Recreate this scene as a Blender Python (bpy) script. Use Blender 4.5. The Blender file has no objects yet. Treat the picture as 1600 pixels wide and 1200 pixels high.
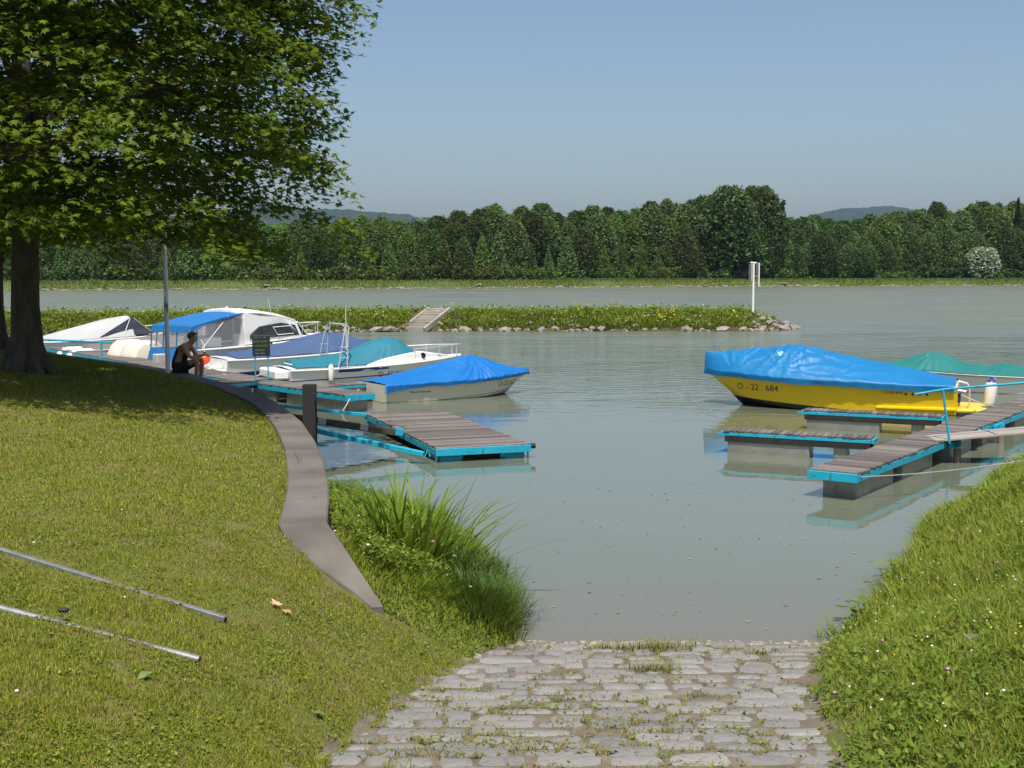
import bpy, bmesh, math, random
import numpy as np
from mathutils import Vector, Matrix
from mathutils.bvhtree import BVHTree

R = math.radians
rng = np.random.default_rng(7)
random.seed(7)
scene = bpy.context.scene
col = scene.collection

# ------------------------------------------------------------------ camera
cam = bpy.data.cameras.new('camera')
cam.sensor_width = 36.0
cam.lens = 36.0 * 1900.0 / 1600.0
cam.clip_start = 0.1
cam.clip_end = 20000.0
camo = bpy.data.objects.new('camera', cam)
col.objects.link(camo)
camo.location = (0.0, 0.0, 3.1)
camo.rotation_euler = (R(90) - math.atan(170.0 / 1900.0), 0.0, 0.0)
scene.camera = camo

# ------------------------------------------------------------------ sky, sun, exposure
SUN_EL, SUN_AZ = R(64.0), math.atan2(0.0, -1.0)      # azimuth from +Y towards +X
world = bpy.data.worlds.new('World')
scene.world = world
world.use_nodes = True
wn = world.node_tree
wn.nodes.clear()
sky = wn.nodes.new('ShaderNodeTexSky')
sky.sky_type = 'NISHITA'
sky.sun_disc = False
sky.sun_elevation = SUN_EL
sky.sun_rotation = SUN_AZ
sky.altitude = 0.0
sky.air_density = 1.0
sky.dust_density = 2.9
sky.ozone_density = 1.8
bg = wn.nodes.new('ShaderNodeBackground')
bg.inputs['Strength'].default_value = 0.104
wo = wn.nodes.new('ShaderNodeOutputWorld')
wn.links.new(sky.outputs[0], bg.inputs['Color'])
wn.links.new(bg.outputs[0], wo.inputs['Surface'])

sun = bpy.data.lights.new('sun', 'SUN')
sun.energy = 4.7
sun.angle = R(0.53)
sun.color = (1.0, 0.95, 0.86)
suno = bpy.data.objects.new('sun', sun)
col.objects.link(suno)
to_sun = Vector((math.sin(SUN_AZ) * math.cos(SUN_EL), math.cos(SUN_AZ) * math.cos(SUN_EL), math.sin(SUN_EL)))
suno.rotation_euler = to_sun.to_track_quat('Z', 'Y').to_euler()

vs = scene.view_settings
vs.view_transform = 'Standard'
vs.look = 'None'
vs.exposure = 0.38
vs.gamma = 1.0
vs.use_curve_mapping = False
cy = scene.cycles
cy.max_bounces = 6
cy.diffuse_bounces = 2
cy.glossy_bounces = 4
cy.transmission_bounces = 4
cy.transparent_max_bounces = 6
cy.volume_bounces = 0
cy.caustics_reflective = False
cy.caustics_refractive = False
cy.use_denoising = True
cy.use_light_tree = False

# ------------------------------------------------------------------ tagging helpers
def tag(o, label=None, cat=None, group=None, kind=None):
    if label: o['label'] = label
    if cat: o['category'] = cat
    if group: o['group'] = group
    if kind: o['kind'] = kind
    return o

def empty(name, loc=(0, 0, 0), rz=0.0, ry=0.0):
    o = bpy.data.objects.new(name, None)
    col.objects.link(o)
    o.location = loc
    o.rotation_euler = (0, ry, rz)
    o.empty_display_size = 0.2
    return o

def thing(name, label, cat, loc=(0, 0, 0), rz=0.0, group=None, ry=0.0):
    return tag(empty(name, loc, rz, ry), label, cat, group)

def link(name, me, parent=None, loc=None, rot=None, scale=None):
    o = bpy.data.objects.new(name, me)
    col.objects.link(o)
    if parent is not None: o.parent = parent
    if loc is not None: o.location = loc
    if rot is not None: o.rotation_euler = rot
    if scale is not None: o.scale = scale
    return o

def copy_tree(o, parent=None):
    c = o.copy()
    col.objects.link(c)
    c.parent = parent
    for ch in list(o.children):
        copy_tree(ch, c)
    return c

# ------------------------------------------------------------------ mesh helpers
def np_mesh(name, V, F, mat, smooth=False):
    """V (n,3); F (m,k) array of one polygon size"""
    V = np.asarray(V, np.float32); F = np.asarray(F, np.int32)
    me = bpy.data.meshes.new(name)
    m, k = F.shape
    me.vertices.add(len(V)); me.vertices.foreach_set('co', V.ravel())
    me.loops.add(m * k); me.loops.foreach_set('vertex_index', F.ravel())
    me.polygons.add(m)
    me.polygons.foreach_set('loop_start', np.arange(0, m * k, k, dtype=np.int32))
    me.polygons.foreach_set('loop_total', np.full(m, k, np.int32))
    if smooth: me.polygons.foreach_set('use_smooth', np.ones(m, bool))
    me.update(calc_edges=True)
    for mm in (mat if isinstance(mat, (list, tuple)) else [mat]):
        me.materials.append(mm)
    return me

class MB:
    def __init__(s): s.v = []; s.f = []
    def add(s, V, F):
        n = len(s.v); s.v += [tuple(p) for p in V]; s.f += [tuple(i + n for i in f) for f in F]; return s
    def box(s, c, d, rz=0.0, rot=None):
        x, y, z = d[0] / 2, d[1] / 2, d[2] / 2
        P = [Vector((a * x, b * y, e * z)) for e in (-1, 1) for b in (-1, 1) for a in (-1, 1)]
        M = rot if rot is not None else Matrix.Rotation(rz, 3, 'Z')
        P = [M @ p + Vector(c) for p in P]
        return s.add(P, [(0, 2, 3, 1), (4, 5, 7, 6), (0, 1, 5, 4), (2, 6, 7, 3), (0, 4, 6, 2), (1, 3, 7, 5)])
    def bar(s, p, q, w, h):
        p, q = Vector(p), Vector(q); d = q - p
        x = d.normalized(); up = Vector((0, 0, 1)) if abs(x.z) < .95 else Vector((0, 1, 0))
        y = up.cross(x).normalized(); z = x.cross(y)
        M = Matrix((x, y, z)).transposed()
        return s.box((p + q) / 2, (d.length, w, h), rot=M)
    def tube(s, pts, r, n=8, cap=True):
        pts = [Vector(p) for p in pts]; rs = r if isinstance(r, (list, tuple)) else [r] * len(pts)
        rings = []; prev = None
        for i, p in enumerate(pts):
            t = (pts[min(i + 1, len(pts) - 1)] - pts[max(i - 1, 0)]).normalized()
            a = prev if prev is not None else (Vector((0, 0, 1)) if abs(t.z) < .9 else Vector((1, 0, 0)))
            a = (a - t * a.dot(t)).normalized(); prev = a; b = t.cross(a)
            rings.append([p + (a * math.cos(2 * math.pi * k / n) + b * math.sin(2 * math.pi * k / n)) * rs[i] for k in range(n)])
        return s.loft(rings, True, cap)
    def loft(s, rings, closed=True, cap=True):
        n = len(rings[0]); V = [p for rg in rings for p in rg]; F = []
        m = n if closed else n - 1
        for i in range(len(rings) - 1):
            for k in range(m):
                k2 = (k + 1) % n
                F.append((i * n + k, i * n + k2, (i + 1) * n + k2, (i + 1) * n + k))
        if cap and closed:
            F.append(tuple(reversed(range(n)))); F.append(tuple((len(rings) - 1) * n + k for k in range(n)))
        return s.add(V, F)
    def prism(s, poly, z0, z1):
        n = len(poly)
        V = [(x, y, z0) for x, y in poly] + [(x, y, z1) for x, y in poly]
        F = [tuple(reversed(range(n))), tuple(range(n, 2 * n))] + [(k, (k + 1) % n, n + (k + 1) % n, n + k) for k in range(n)]
        return s.add(V, F)
    def ball(s, c, r, n=10, m=7):
        r = r if isinstance(r, (list, tuple)) else (r, r, r); rings = []
        for i in range(1, m):
            t = math.pi * i / m
            rings.append([(c[0] + r[0] * math.sin(t) * math.cos(2 * math.pi * k / n), c[1] + r[1] * math.sin(t) * math.sin(2 * math.pi * k / n), c[2] - r[2] * math.cos(t)) for k in range(n)])
        return s.loft(rings, True, True)
    def mesh(s, name, mat, smooth=False, bevel=0.0):
        me = bpy.data.meshes.new(name)
        me.from_pydata([tuple(p) for p in s.v], [], s.f)
        bm = bmesh.new(); bm.from_mesh(me)
        bmesh.ops.recalc_face_normals(bm, faces=bm.faces)
        if bevel > 0:
            bmesh.ops.bevel(bm, geom=[e for e in bm.edges if e.is_manifold and e.calc_face_angle(0) > .5], offset=bevel, segments=1, affect='EDGES')
        bm.to_mesh(me); bm.free()
        if smooth:
            me.polygons.foreach_set('use_smooth', np.ones(len(me.polygons), bool))
            me.set_sharp_from_angle(angle=R(40))
        me.materials.append(mat)
        return me
    def build(s, name, mat, parent=None, smooth=False, bevel=0.0, **k):
        return link(name, s.mesh(name, mat, smooth, bevel), parent, **k)

def fbm(x, y, seed=0, octaves=4):
    """cheap smooth value noise on arrays, about -1..1"""
    x = np.asarray(x, float); y = np.asarray(y, float); out = np.zeros(np.broadcast(x, y).shape); a = 1.0; tot = 0
    def h(i, j, k):
        n = np.sin(i * 127.1 + j * 311.7 + k * 74.7) * 43758.5453
        return (n - np.floor(n)) * 2 - 1
    for o in range(octaves):
        f = 2.0 ** o; X = x * f + seed * 3.17; Y = y * f - seed * 1.73
        i = np.floor(X); j = np.floor(Y); u = X - i; v = Y - j
        u = u * u * (3 - 2 * u); v = v * v * (3 - 2 * v)
        n = (h(i, j, seed + o) * (1 - u) + h(i + 1, j, seed + o) * u) * (1 - v) + (h(i, j + 1, seed + o) * (1 - u) + h(i + 1, j + 1, seed + o) * u) * v
        out = out + n * a; tot += a; a *= .5
    return out / tot

def tps(ctrl, lam=1e-3):
    C = np.array(ctrl, float); P = C[:, :2]; n = len(P)
    d = np.linalg.norm(P[:, None] - P[None], axis=2)
    K = np.where(d > 0, d * d * np.log(np.maximum(d, 1e-9)), 0) + lam * np.eye(n)
    Q = np.hstack([np.ones((n, 1)), P]); A = np.zeros((n + 3, n + 3))
    A[:n, :n] = K; A[:n, n:] = Q; A[n:, :n] = Q.T
    w = np.linalg.solve(A, np.concatenate([C[:, 2], np.zeros(3)]))
    def f(x, y):
        x = np.asarray(x, float); y = np.asarray(y, float); o = w[n] + w[n + 1] * x + w[n + 2] * y
        for i in range(n):
            r2 = (x - P[i, 0]) ** 2 + (y - P[i, 1]) ** 2
            o = o + w[i] * .5 * np.where(r2 > 0, r2 * np.log(np.maximum(r2, 1e-12)), 0)
        return o
    return f

# ------------------------------------------------------------------ material helpers
def nt(name):
    m = bpy.data.materials.new(name); m.use_nodes = True
    t = m.node_tree; b = t.nodes['Principled BSDF']
    return m, t, b

def ramp_node(t, stops):
    r = t.nodes.new('ShaderNodeValToRGB'); e = r.color_ramp.elements
    e[0].position = stops[0][0]; e[0].color = (*stops[0][1], 1)
    e[1].position = stops[-1][0]; e[1].color = (*stops[-1][1], 1)
    for p, c in stops[1:-1]:
        x = e.new(p); x.color = (*c, 1)
    return r

def noise_node(t, scale, detail=4, coord='Object', stretch=(1, 1, 1), rough=.55):
    tc = t.nodes.new('ShaderNodeTexCoord'); mp = t.nodes.new('ShaderNodeMapping')
    mp.inputs['Scale'].default_value = stretch
    n = t.nodes.new('ShaderNodeTexNoise'); n.inputs['Scale'].default_value = scale; n.inputs['Detail'].default_value = detail
    n.inputs['Roughness'].default_value = rough
    if coord == 'World':
        g = t.nodes.new('ShaderNodeNewGeometry'); t.links.new(g.outputs['Position'], mp.inputs['Vector'])
    else:
        t.links.new(tc.outputs[coord], mp.inputs['Vector'])
    t.links.new(mp.outputs[0], n.inputs['Vector'])
    return n

def math_node(t, op, a, b=None, clamp=False):
    n = t.nodes.new('ShaderNodeMath'); n.operation = op; n.use_clamp = clamp
    for i, v in enumerate((a, b)):
        if v is None: continue
        if hasattr(v, 'links') or hasattr(v, 'is_linked'): t.links.new(v, n.inputs[i])
        else: n.inputs[i].default_value = v
    return n.outputs[0]

def mix_rgb(t, fac, a, b, blend='MIX'):
    n = t.nodes.new('ShaderNodeMix'); n.data_type = 'RGBA'; n.blend_type = blend
    for i, v in ((0, fac), (6, a), (7, b)):
        if isinstance(v, (int, float)): n.inputs[i].default_value = v
        elif isinstance(v, tuple): n.inputs[i].default_value = (*v, 1)
        else: t.links.new(v, n.inputs[i])
    return n.outputs[2]

def surf(name, c1, c2=None, scale=4.0, rough=.6, metal=0.0, bump=0.0, bscale=None, stretch=(1, 1, 1), spec=.4, coord='Object', detail=5, per_obj=0.0, lo=.3, hi=.7, spots=None):
    m, t, b = nt(name)
    c2 = c2 or tuple(min(1, x * .8) for x in c1)
    n = noise_node(t, scale, detail, coord, stretch)
    r = ramp_node(t, [(lo, c1), (hi, c2)])
    t.links.new(n.outputs['Fac'], r.inputs['Fac'])
    out = r.outputs['Color']
    if spots:
        n3 = noise_node(t, spots[0], 3, coord, stretch)
        f3 = ramp_node(t, [(spots[1], (0, 0, 0)), (spots[1] + .06, (1, 1, 1))]); t.links.new(n3.outputs['Fac'], f3.inputs['Fac'])
        out = mix_rgb(t, f3.outputs['Color'], out, spots[2])
    if per_obj:
        oi = t.nodes.new('ShaderNodeObjectInfo')
        f = math_node(t, 'MULTIPLY_ADD', oi.outputs['Random'], per_obj); f.node.inputs[2].default_value = 1 - per_obj / 2
        hsv = t.nodes.new('ShaderNodeHueSaturation'); t.links.new(out, hsv.inputs['Color']); t.links.new(f, hsv.inputs['Value'])
        out = hsv.outputs['Color']
    t.links.new(out, b.inputs['Base Color'])
    b.inputs['Roughness'].default_value = rough; b.inputs['Metallic'].default_value = metal
    b.inputs['Specular IOR Level'].default_value = spec
    if bump:
        n2 = noise_node(t, bscale or scale * 3, 5, coord, stretch)
        bp = t.nodes.new('ShaderNodeBump'); bp.inputs['Strength'].default_value = 1.0; bp.inputs['Distance'].default_value = bump
        t.links.new(n2.outputs['Fac'], bp.inputs['Height']); t.links.new(bp.outputs[0], b.inputs['Normal'])
    return m

def foliage(name, stops, trans=.35, rough=.55, patch=None, per_obj=0.0, spec=.14):
    """leaf and blade material: hue differs leaf by leaf, optional dry patches by place, light passes through"""
    m, t, b = nt(name)
    g = t.nodes.new('ShaderNodeNewGeometry')
    r = ramp_node(t, stops); t.links.new(g.outputs['Random Per Island'], r.inputs['Fac'])
    out = r.outputs['Color']
    if patch:
        sc, lo, hi, c = patch
        n = noise_node(t, sc, 4, 'World'); f = ramp_node(t, [(lo, (0, 0, 0)), (hi, (1, 1, 1))]); t.links.new(n.outputs['Fac'], f.inputs['Fac'])
        out = mix_rgb(t, f.outputs['Color'], out, c)
    if per_obj:
        oi = t.nodes.new('ShaderNodeObjectInfo')
        f = math_node(t, 'MULTIPLY_ADD', oi.outputs['Random'], per_obj); f.node.inputs[2].default_value = 1 - per_obj / 2
        hsv = t.nodes.new('ShaderNodeHueSaturation'); t.links.new(out, hsv.inputs['Color']); t.links.new(f, hsv.inputs['Value'])
        h = math_node(t, 'MULTIPLY_ADD', oi.outputs['Random'], .05); h.node.inputs[2].default_value = .475
        t.links.new(h, hsv.inputs['Hue'])
        out = hsv.outputs['Color']
    t.links.new(out, b.inputs['Base Color'])
    b.inputs['Roughness'].default_value = rough; b.inputs['Specular IOR Level'].default_value = spec
    tr = t.nodes.new('ShaderNodeBsdfTranslucent')
    t.links.new(mix_rgb(t, .5, out, (.20, .26, .02)), tr.inputs['Color'])
    mx = t.nodes.new('ShaderNodeMixShader'); mx.inputs[0].default_value = trans
    o = t.nodes['Material Output']
    t.links.new(b.outputs[0], mx.inputs[1]); t.links.new(tr.outputs[0], mx.inputs[2]); t.links.new(mx.outputs[0], o.inputs['Surface'])
    return m

# ================================================================== THE SETTING
RAMP_Y = 10.14
def ramp_z(y): return .13 * (RAMP_Y - np.asarray(y, float))
def ramp_l(y): return np.interp(y, [-12, 0, 4, 6.2, 8.1, 9.2, 10.14, 14], [-2.4, -2.0, -1.5, -1.11, -.70, -.36, .05, .3])
def ramp_r(y): return np.interp(y, [-12, 0, 4, 6.2, 8.77, 10.14, 14], [1.3, 1.45, 1.55, 1.72, 2.18, 2.72, 3.4])

# outer (water side) edge of the low concrete wall, from its tapered end to far behind the lawn
WALL = [(-1.58, 10.26), (-1.82, 12.0), (-2.14, 13.68), (-2.48, 15.28), (-3.10, 17.70), (-4.00, 20.40), (-5.24, 23.06), (-6.47, 25.26), (-7.35, 26.7), (-8.8, 28.6), (-12.5, 33.0), (-17.5, 38.5), (-26.0, 46.0), (-40, 57)]
WALL_END = (-1.0, 9.30)
WP = np.array([WALL_END] + WALL)
def wall_x(y): return np.interp(y, WP[:, 1], WP[:, 0])

zL = tps([(.05, 10.14, -.01), (-.36, 9.2, .12), (-.7, 8.1, .27), (-1.11, 6.2, .52), (-1.5, 4, .8), (-2, 0, 1.33), (-2.4, -12, 2.8),
          (-1.0, 9.35, .45), (-1.35, 9.6, .62), (-1.75, 9.9, .84), (-2.05, 10.3, .94), (-1.6, 8.9, .80), (-1.45, 8.0, .72), (-1.8, 7.2, .88), (-2, 6.2, .93), (-2.4, 5, 1.05),
          (-3.1, 6.2, 1.15), (-2.6, 8.2, 1.05), (-3.4, 8, 1.2), (-5.5, 6.2, 1.42), (-3.5, 4, 1.32), (-6, 3, 1.65), (-8, 8, 1.62), (-5, 10.5, 1.32), (-2.9, 12, 1.03), (-2.75, 14, .98),
          (-3.2, 15.6, .98), (-3.75, 17.9, .98), (-4.6, 20.5, .98), (-5.8, 23.1, .98), (-7.0, 25.3, .98), (-8.0, 27, .98), (-9.4, 28.8, .98), (-13, 33.2, .98), (-18, 38.8, .98),
          (-4.5, 14, 1.18), (-6, 14, 1.36), (-9, 14, 1.62), (-12, 19, 1.8), (-7.6, 19, 1.62), (-5.6, 19, 1.28), (-8.4, 22.5, 1.53), (-10.5, 25, 1.58), (-14, 27.5, 1.72), (-19, 33, 1.75), (-8.6, 24.6, 1.36),
          (-20, 12, 2.1), (-26, 30, 1.6), (-12, 2, 2.2), (-30, 0, 3.0), (-40, 30, 2.0), (-8, -10, 3.0), (-30, 45, 1.0)])
zB = tps([(.05, 10.14, 0), (-.36, 9.2, .12), (-1.0, 9.3, .48), (-1.5, 10.2, .68), (-1.75, 12, .55), (-2.1, 13.7, .40), (-2.45, 15.3, .22), (-2.75, 16.4, .10), (-3.1, 17.7, -.15), (-4, 20.4, -.4), (-6.4, 25.2, -.5), (-12, 33, -.5),
          (-.75, 10.2, .36), (-.8, 11.6, .34), (-1.2, 13.2, .26), (-1.6, 14.6, .16), (-.02, 11.0, .0), (-.12, 12, 0), (-.42, 13.4, 0), (-.95, 14.8, 0), (-1.7, 15.9, 0), (-2.4, 16.7, -.02), (1.5, 12, -.8), (1, 16, -.9), (-1, 19, -.9), (-3, 24, -.9), (-8, 34, -.9), (6, 40, -1), (-4, 50, -1)])
zR = tps([(2.72, 10.14, -.01), (2.18, 8.77, .17), (1.72, 6.2, .50), (1.55, 4, .79), (1.45, 0, 1.32), (1.3, -12, 2.8), (3.05, 10.55, 0), (3.5, 11.4, 0), (4.66, 13.75, 0), (6.22, 16.35, 0), (8.9, 20.5, 0), (12.3, 25, 0), (17, 31, 0),
          (2.5, 12, -.5), (4, 15.5, -.6), (7, 20, -.7), (13, 29, -.7), (3.0, 8.7, .52), (2.55, 6.2, .82), (3.4, 9.6, .40), (4, 6.2, 1.42), (6, 6.2, 1.95), (4.4, 10.6, .72), (6, 11, 1.3), (8, 12, 1.85), (6.0, 14.2, .66), (8, 15.5, 1.2), (7.8, 17.2, .58), (10.5, 18.8, 1.1), (10.4, 20.6, .5), (14, 24, .65), (12, 14, 2.2), (20, 22, 2.2), (3, 2, 1.7), (6, 0, 2.4), (20, 5, 3.0), (20, -10, 3.5), (35, 30, 2.2)])

def ground_z(x, y):
    x = np.asarray(x, float); y = np.asarray(y, float); x, y = np.broadcast_arrays(x, y)
    rz = np.where(y < RAMP_Y, ramp_z(y), np.maximum(-.16 * (y - RAMP_Y), -.9))
    land = (y < 9.3) | (x < wall_x(y) - .2)
    zl = np.where(land, zL(x, y), zB(x, y))
    zl = np.clip(zl, -1.0, 4); zr = np.clip(zR(x, y), -1.0, 4)
    left = x < np.where(y < RAMP_Y, ramp_l(y), 1.2)
    right = x > np.where(y < RAMP_Y, ramp_r(y), 2.0)
    z = np.where(left, np.maximum(zl, np.where(y < RAMP_Y, -9, rz)), np.where(right, np.maximum(zr, np.where(y < RAMP_Y, -9, rz)), rz))
    return z

M_lawn = surf('lawn_soil', (.085, .10, .018), (.13, .11, .035), scale=1.6, rough=.95, bump=.02, bscale=30, coord='World', lo=.35, hi=.68)
M_sand = surf('ramp_joint_sand', (.10, .082, .055), (.19, .155, .115), scale=5, rough=.95, bump=.012, bscale=60, coord='World', spots=(14, .6, (.15, .11, .07)))

def axis(lo, hi, fine_lo, fine_hi, step, n):
    a = np.linspace(0, 1, n)[:-1] ** .6
    return np.concatenate([lo + (fine_lo - lo) * a, np.arange(fine_lo, fine_hi, step), hi - (hi - fine_hi) * a[::-1]])
gx = axis(-45, 40, -9, 9, .13, 24); gy = axis(-12, 56, 3.5, 30, .13, 18)
GX, GY = np.meshgrid(gx, gy); GZ = ground_z(GX, GY)
on_ramp = (GX > ramp_l(GY)) & (GX < ramp_r(GY)) & (GY < 11.5)
GZ = GZ + np.where(on_ramp, -.013, fbm(GX * .9, GY * .9, 3) * .03)
nx, ny = len(gx), len(gy)
idx = np.arange(nx * ny).reshape(ny, nx)
F = np.stack([idx[:-1, :-1], idx[:-1, 1:], idx[1:, 1:], idx[1:, :-1]], -1).reshape(-1, 4)
gme = np_mesh('ground', np.stack([GX, GY, GZ], -1).reshape(-1, 3), F, [M_lawn, M_sand], True)
cx = GX.ravel()[F].mean(1); cyy = GY.ravel()[F].mean(1)
gme.polygons.foreach_set('material_index', ((cx > ramp_l(cyy) - .02) & (cx < ramp_r(cyy) + .02) & (cyy < 13)).astype(np.int32))
ground = tag(link('ground', gme), 'grassy river bank with a mown lawn and a boat slipway', kind='structure')

# ------------------------------------------------------------------ water
def water_material():
    m, t, b = nt('river_water')
    g = t.nodes.new('ShaderNodeNewGeometry')
    sep = t.nodes.new('ShaderNodeSeparateXYZ'); t.links.new(g.outputs['Position'], sep.inputs[0])
    n0 = noise_node(t, .05, 3, 'World', (1, 2, 1))
    silt = ramp_node(t, [(.35, (.115, .130, .092)), (.7, (.130, .145, .104))]); t.links.new(n0.outputs['Fac'], silt.inputs['Fac'])
    sh = math_node(t, 'MULTIPLY_ADD', sep.outputs['Y'], -.33); sh.node.inputs[2].default_value = 4.2; sh.node.use_clamp = True
    t.links.new(mix_rgb(t, sh, silt.outputs['Color'], (.140, .128, .100)), b.inputs['Base Color'])
    b.inputs['Roughness'].default_value = .03; b.inputs['IOR'].default_value = 1.42
    # ripples: nearly still in the basin, livelier out on the river
    w1 = noise_node(t, 1.0, 3, 'World', (1.1, 2.4, 1)); w2 = noise_node(t, 1.0, 3, 'World', (.12, .75, 1)); w3 = noise_node(t, 1.0, 7, 'World', (.07, .10, 1), .62)
    k = math_node(t, 'MULTIPLY_ADD', sep.outputs['Y'], .032); k.node.inputs[2].default_value = -.60; k.node.use_clamp = True
    river = math_node(t, 'MULTIPLY_ADD', sep.outputs['Y'], .03); river.node.inputs[2].default_value = -1.5; river.node.use_clamp = True
    a1 = math_node(t, 'MULTIPLY_ADD', k, .036); a1.node.inputs[2].default_value = .0010
    gust = math_node(t, 'MULTIPLY', math_node(t, 'POWER', w3.outputs['Fac'], 3.0), 8.0)
    h = math_node(t, 'MULTIPLY', math_node(t, 'MULTIPLY', w1.outputs['Fac'], a1), gust)
    h2 = math_node(t, 'MULTIPLY', math_node(t, 'MULTIPLY', w2.outputs['Fac'], gust), math_node(t, 'MULTIPLY_ADD', river, .42)); h2.node.inputs[1].links[0].from_node.inputs[2].default_value = .004
    hh = math_node(t, 'ADD', h, h2)
    # waves finer than a pixel out on the river act as roughness
    gc = math_node(t, 'MULTIPLY_ADD', gust, .55); gc.node.inputs[2].default_value = .12; gc.node.use_clamp = True
    r1 = math_node(t, 'MULTIPLY_ADD', math_node(t, 'MULTIPLY', river, gc), .42); r1.node.inputs[2].default_value = .03
    r2 = math_node(t, 'MULTIPLY_ADD', k, .05); t.links.new(r1, r2.node.inputs[2]); t.links.new(r2, b.inputs['Roughness'])
    bp = t.nodes.new('ShaderNodeBump'); bp.inputs['Distance'].default_value = 1.0; bp.inputs['Strength'].default_value = 1.0
    t.links.new(hh, bp.inputs['Height']); t.links.new(bp.outputs[0], b.inputs['Normal'])
    return m
M_water = water_material()
wx = [-700, -60, 60, 900]; wy = [9.2, 40, 120, 900]
WV = [(x, y, 0) for y in wy for x in wx]
WF = [(j * 4 + i, j * 4 + i + 1, j * 4 + i + 5, j * 4 + i + 4) for j in range(3) for i in range(3)]
tag(link('water', np_mesh('water', WV, WF, M_water)), 'murky grey green river water of the basin and the main stream', kind='structure')

# ------------------------------------------------------------------ far bank and hills
def shore_y(x): return 285 + .46 * x + 4 * np.sin(x / 33.0)
M_bank = surf('far_bank_grass', (.06, .085, .02), (.09, .11, .03), scale=.15, rough=.95, coord='World')
xs = np.linspace(-420, 640, 140); prof = [(-6, -1.0), (0, .02), (1.2, .4), (4, 1.2), (8, 1.5), (14, 1.55), (60, 1.8), (300, 2.2), (1500, 3), (6000, 3)]
V = []
for d, z in prof:
    for i, x in enumerate(xs):
        xx = x if d < 100 else x * (1 + d / 500)
        V.append((xx, float(shore_y(x)) + d, z + (.25 * math.sin(i * 1.7) * math.sin(i * .63) if 1 < d < 20 else 0)))
n = len(xs)
F = [(j * n + i, j * n + i + 1, (j + 1) * n + i + 1, (j + 1) * n + i) for j in range(len(prof) - 1) for i in range(n - 1)]
tag(link('far_bank', np_mesh('far_bank', V, F, M_bank, True)), 'grassy far bank of the river below the wood', kind='structure')

def hill(name, label, x0, x1, y, profile, seed):
    """forested ridge: rough canopy relief on real terrain"""
    xs = np.linspace(x0, x1, 260); ds = np.linspace(-1, 1.2, 40)
    XX, DD = np.meshgrid(xs, ds)
    top = np.interp(XX, [p[0] for p in profile], [p[1] for p in profile])
    Z = top * np.clip(1 - DD * DD, 0, 1) ** .8 * np.where(DD > 0, 1, 1) + fbm(XX * .012, DD * 3, seed) * 10 + fbm(XX * .09, DD * 24, seed + 2, 3) * 6 - 2
    Y = y + DD * 700
    nn = len(xs); ii = np.arange(nn * len(ds)).reshape(len(ds), nn)
    F = np.stack([ii[:-1, :-1], ii[:-1, 1:], ii[1:, 1:], ii[1:, :-1]], -1).reshape(-1, 4)
    tag(link(name, np_mesh(name, np.stack([XX, Y, Z], -1).reshape(-1, 3), F, M_hill)), label, kind='structure')
M_hill = surf('hill_forest', (.012, .024, .014), (.024, .038, .020), scale=.03, rough=1, coord='World', detail=8)
hill('hills', 'low wooded ridge far away on the left horizon', -2600, 300, 3300, [(-2600, 140), (-1900, 150), (-1250, 155), (-950, 150), (-800, 160), (-640, 185), (-480, 182), (-330, 168), (-150, 150), (100, 120), (300, 60)], 5)
hill('hills', 'distant wooded hill top rising behind the right hand wood', 500, 2400, 4300, [(500, 90), (900, 170), (1040, 212), (1180, 240), (1300, 244), (1420, 218), (1700, 160), (2400, 110)], 9)

# ------------------------------------------------------------------ stone slipway: each sett is its own piece
M_stone = surf('granite_sett', (.19, .182, .172), (.28, .268, .255), scale=6, rough=.85, bump=.010, bscale=22, per_obj=.34, stretch=(1, 2.2, 1), spots=(5, .62, (.15, .14, .125)))
def sett_mesh(i):
    r = random.Random(100 + i); n = 9; out = []; mid = []; low = []
    for k in range(n):
        a = 2 * math.pi * (k + r.uniform(-.25, .25)) / n
        c, s = math.cos(a), math.sin(a); e = .34
        x = .5 * math.copysign(abs(c) ** e, c) * r.uniform(.84, 1.03); y = .5 * math.copysign(abs(s) ** e, s) * r.uniform(.80, 1.04)
        low.append((x * 1.02, y * 1.02, -.06)); out.append((x, y, -.010 + r.uniform(-.003, .003))); mid.append((x * .84, y * .82, .003 + r.uniform(-.004, .004)))
    mb = MB(); V = low + out + mid + [(0, 0, .005)]; Fc = []
    for k in range(n):
        k2 = (k + 1) % n
        Fc += [(k, k2, n + k2, n + k), (n + k, n + k2, 2 * n + k2, 2 * n + k), (2 * n + k, 2 * n + k2, 3 * n)]
    mb.add(V, Fc)
    return mb.mesh('stone', M_stone, smooth=True)
setts = [sett_mesh(i) for i in range(14)]
slip = tag(empty('slipway', (0, 0, 0)), 'slipway of rough granite setts running down into the water', kind='structure')
gaps = []
y = 5.15; nst = 0; slope = -math.atan(.13); rr = random.Random(4)
while y < 9.95:
    d = rr.uniform(.145, .215); xl = float(ramp_l(y)) - rr.uniform(.05, .25); xr = float(ramp_r(y)) + rr.uniform(-.1, .25); x = xl - rr.uniform(0, .15)
    while x < xr:
        w = rr.choice([.17, .23, .29, .35, .43]) * rr.uniform(.85, 1.15)
        if rr.random() > (.03 if y < 9.5 else .12):
            g = .014 if rr.random() < .8 else .04
            o = link('stone', setts[rr.randrange(14)], slip, (x + w / 2, y + d / 2 + rr.uniform(-.012, .012), float(ramp_z(y + d / 2)) - .004 + rr.uniform(-.007, .004)),
                     (slope + rr.uniform(-.03, .03), rr.uniform(-.03, .03), rr.uniform(-.09, .09) + (math.pi if rr.random() < .5 else 0)), (w - g, d - .012, 1)); nst += 1
        gaps.append((x, y + rr.uniform(0, d))); gaps.append((x + w * rr.random(), y))
        x += w
    y += d
print('setts', nst)

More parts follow.
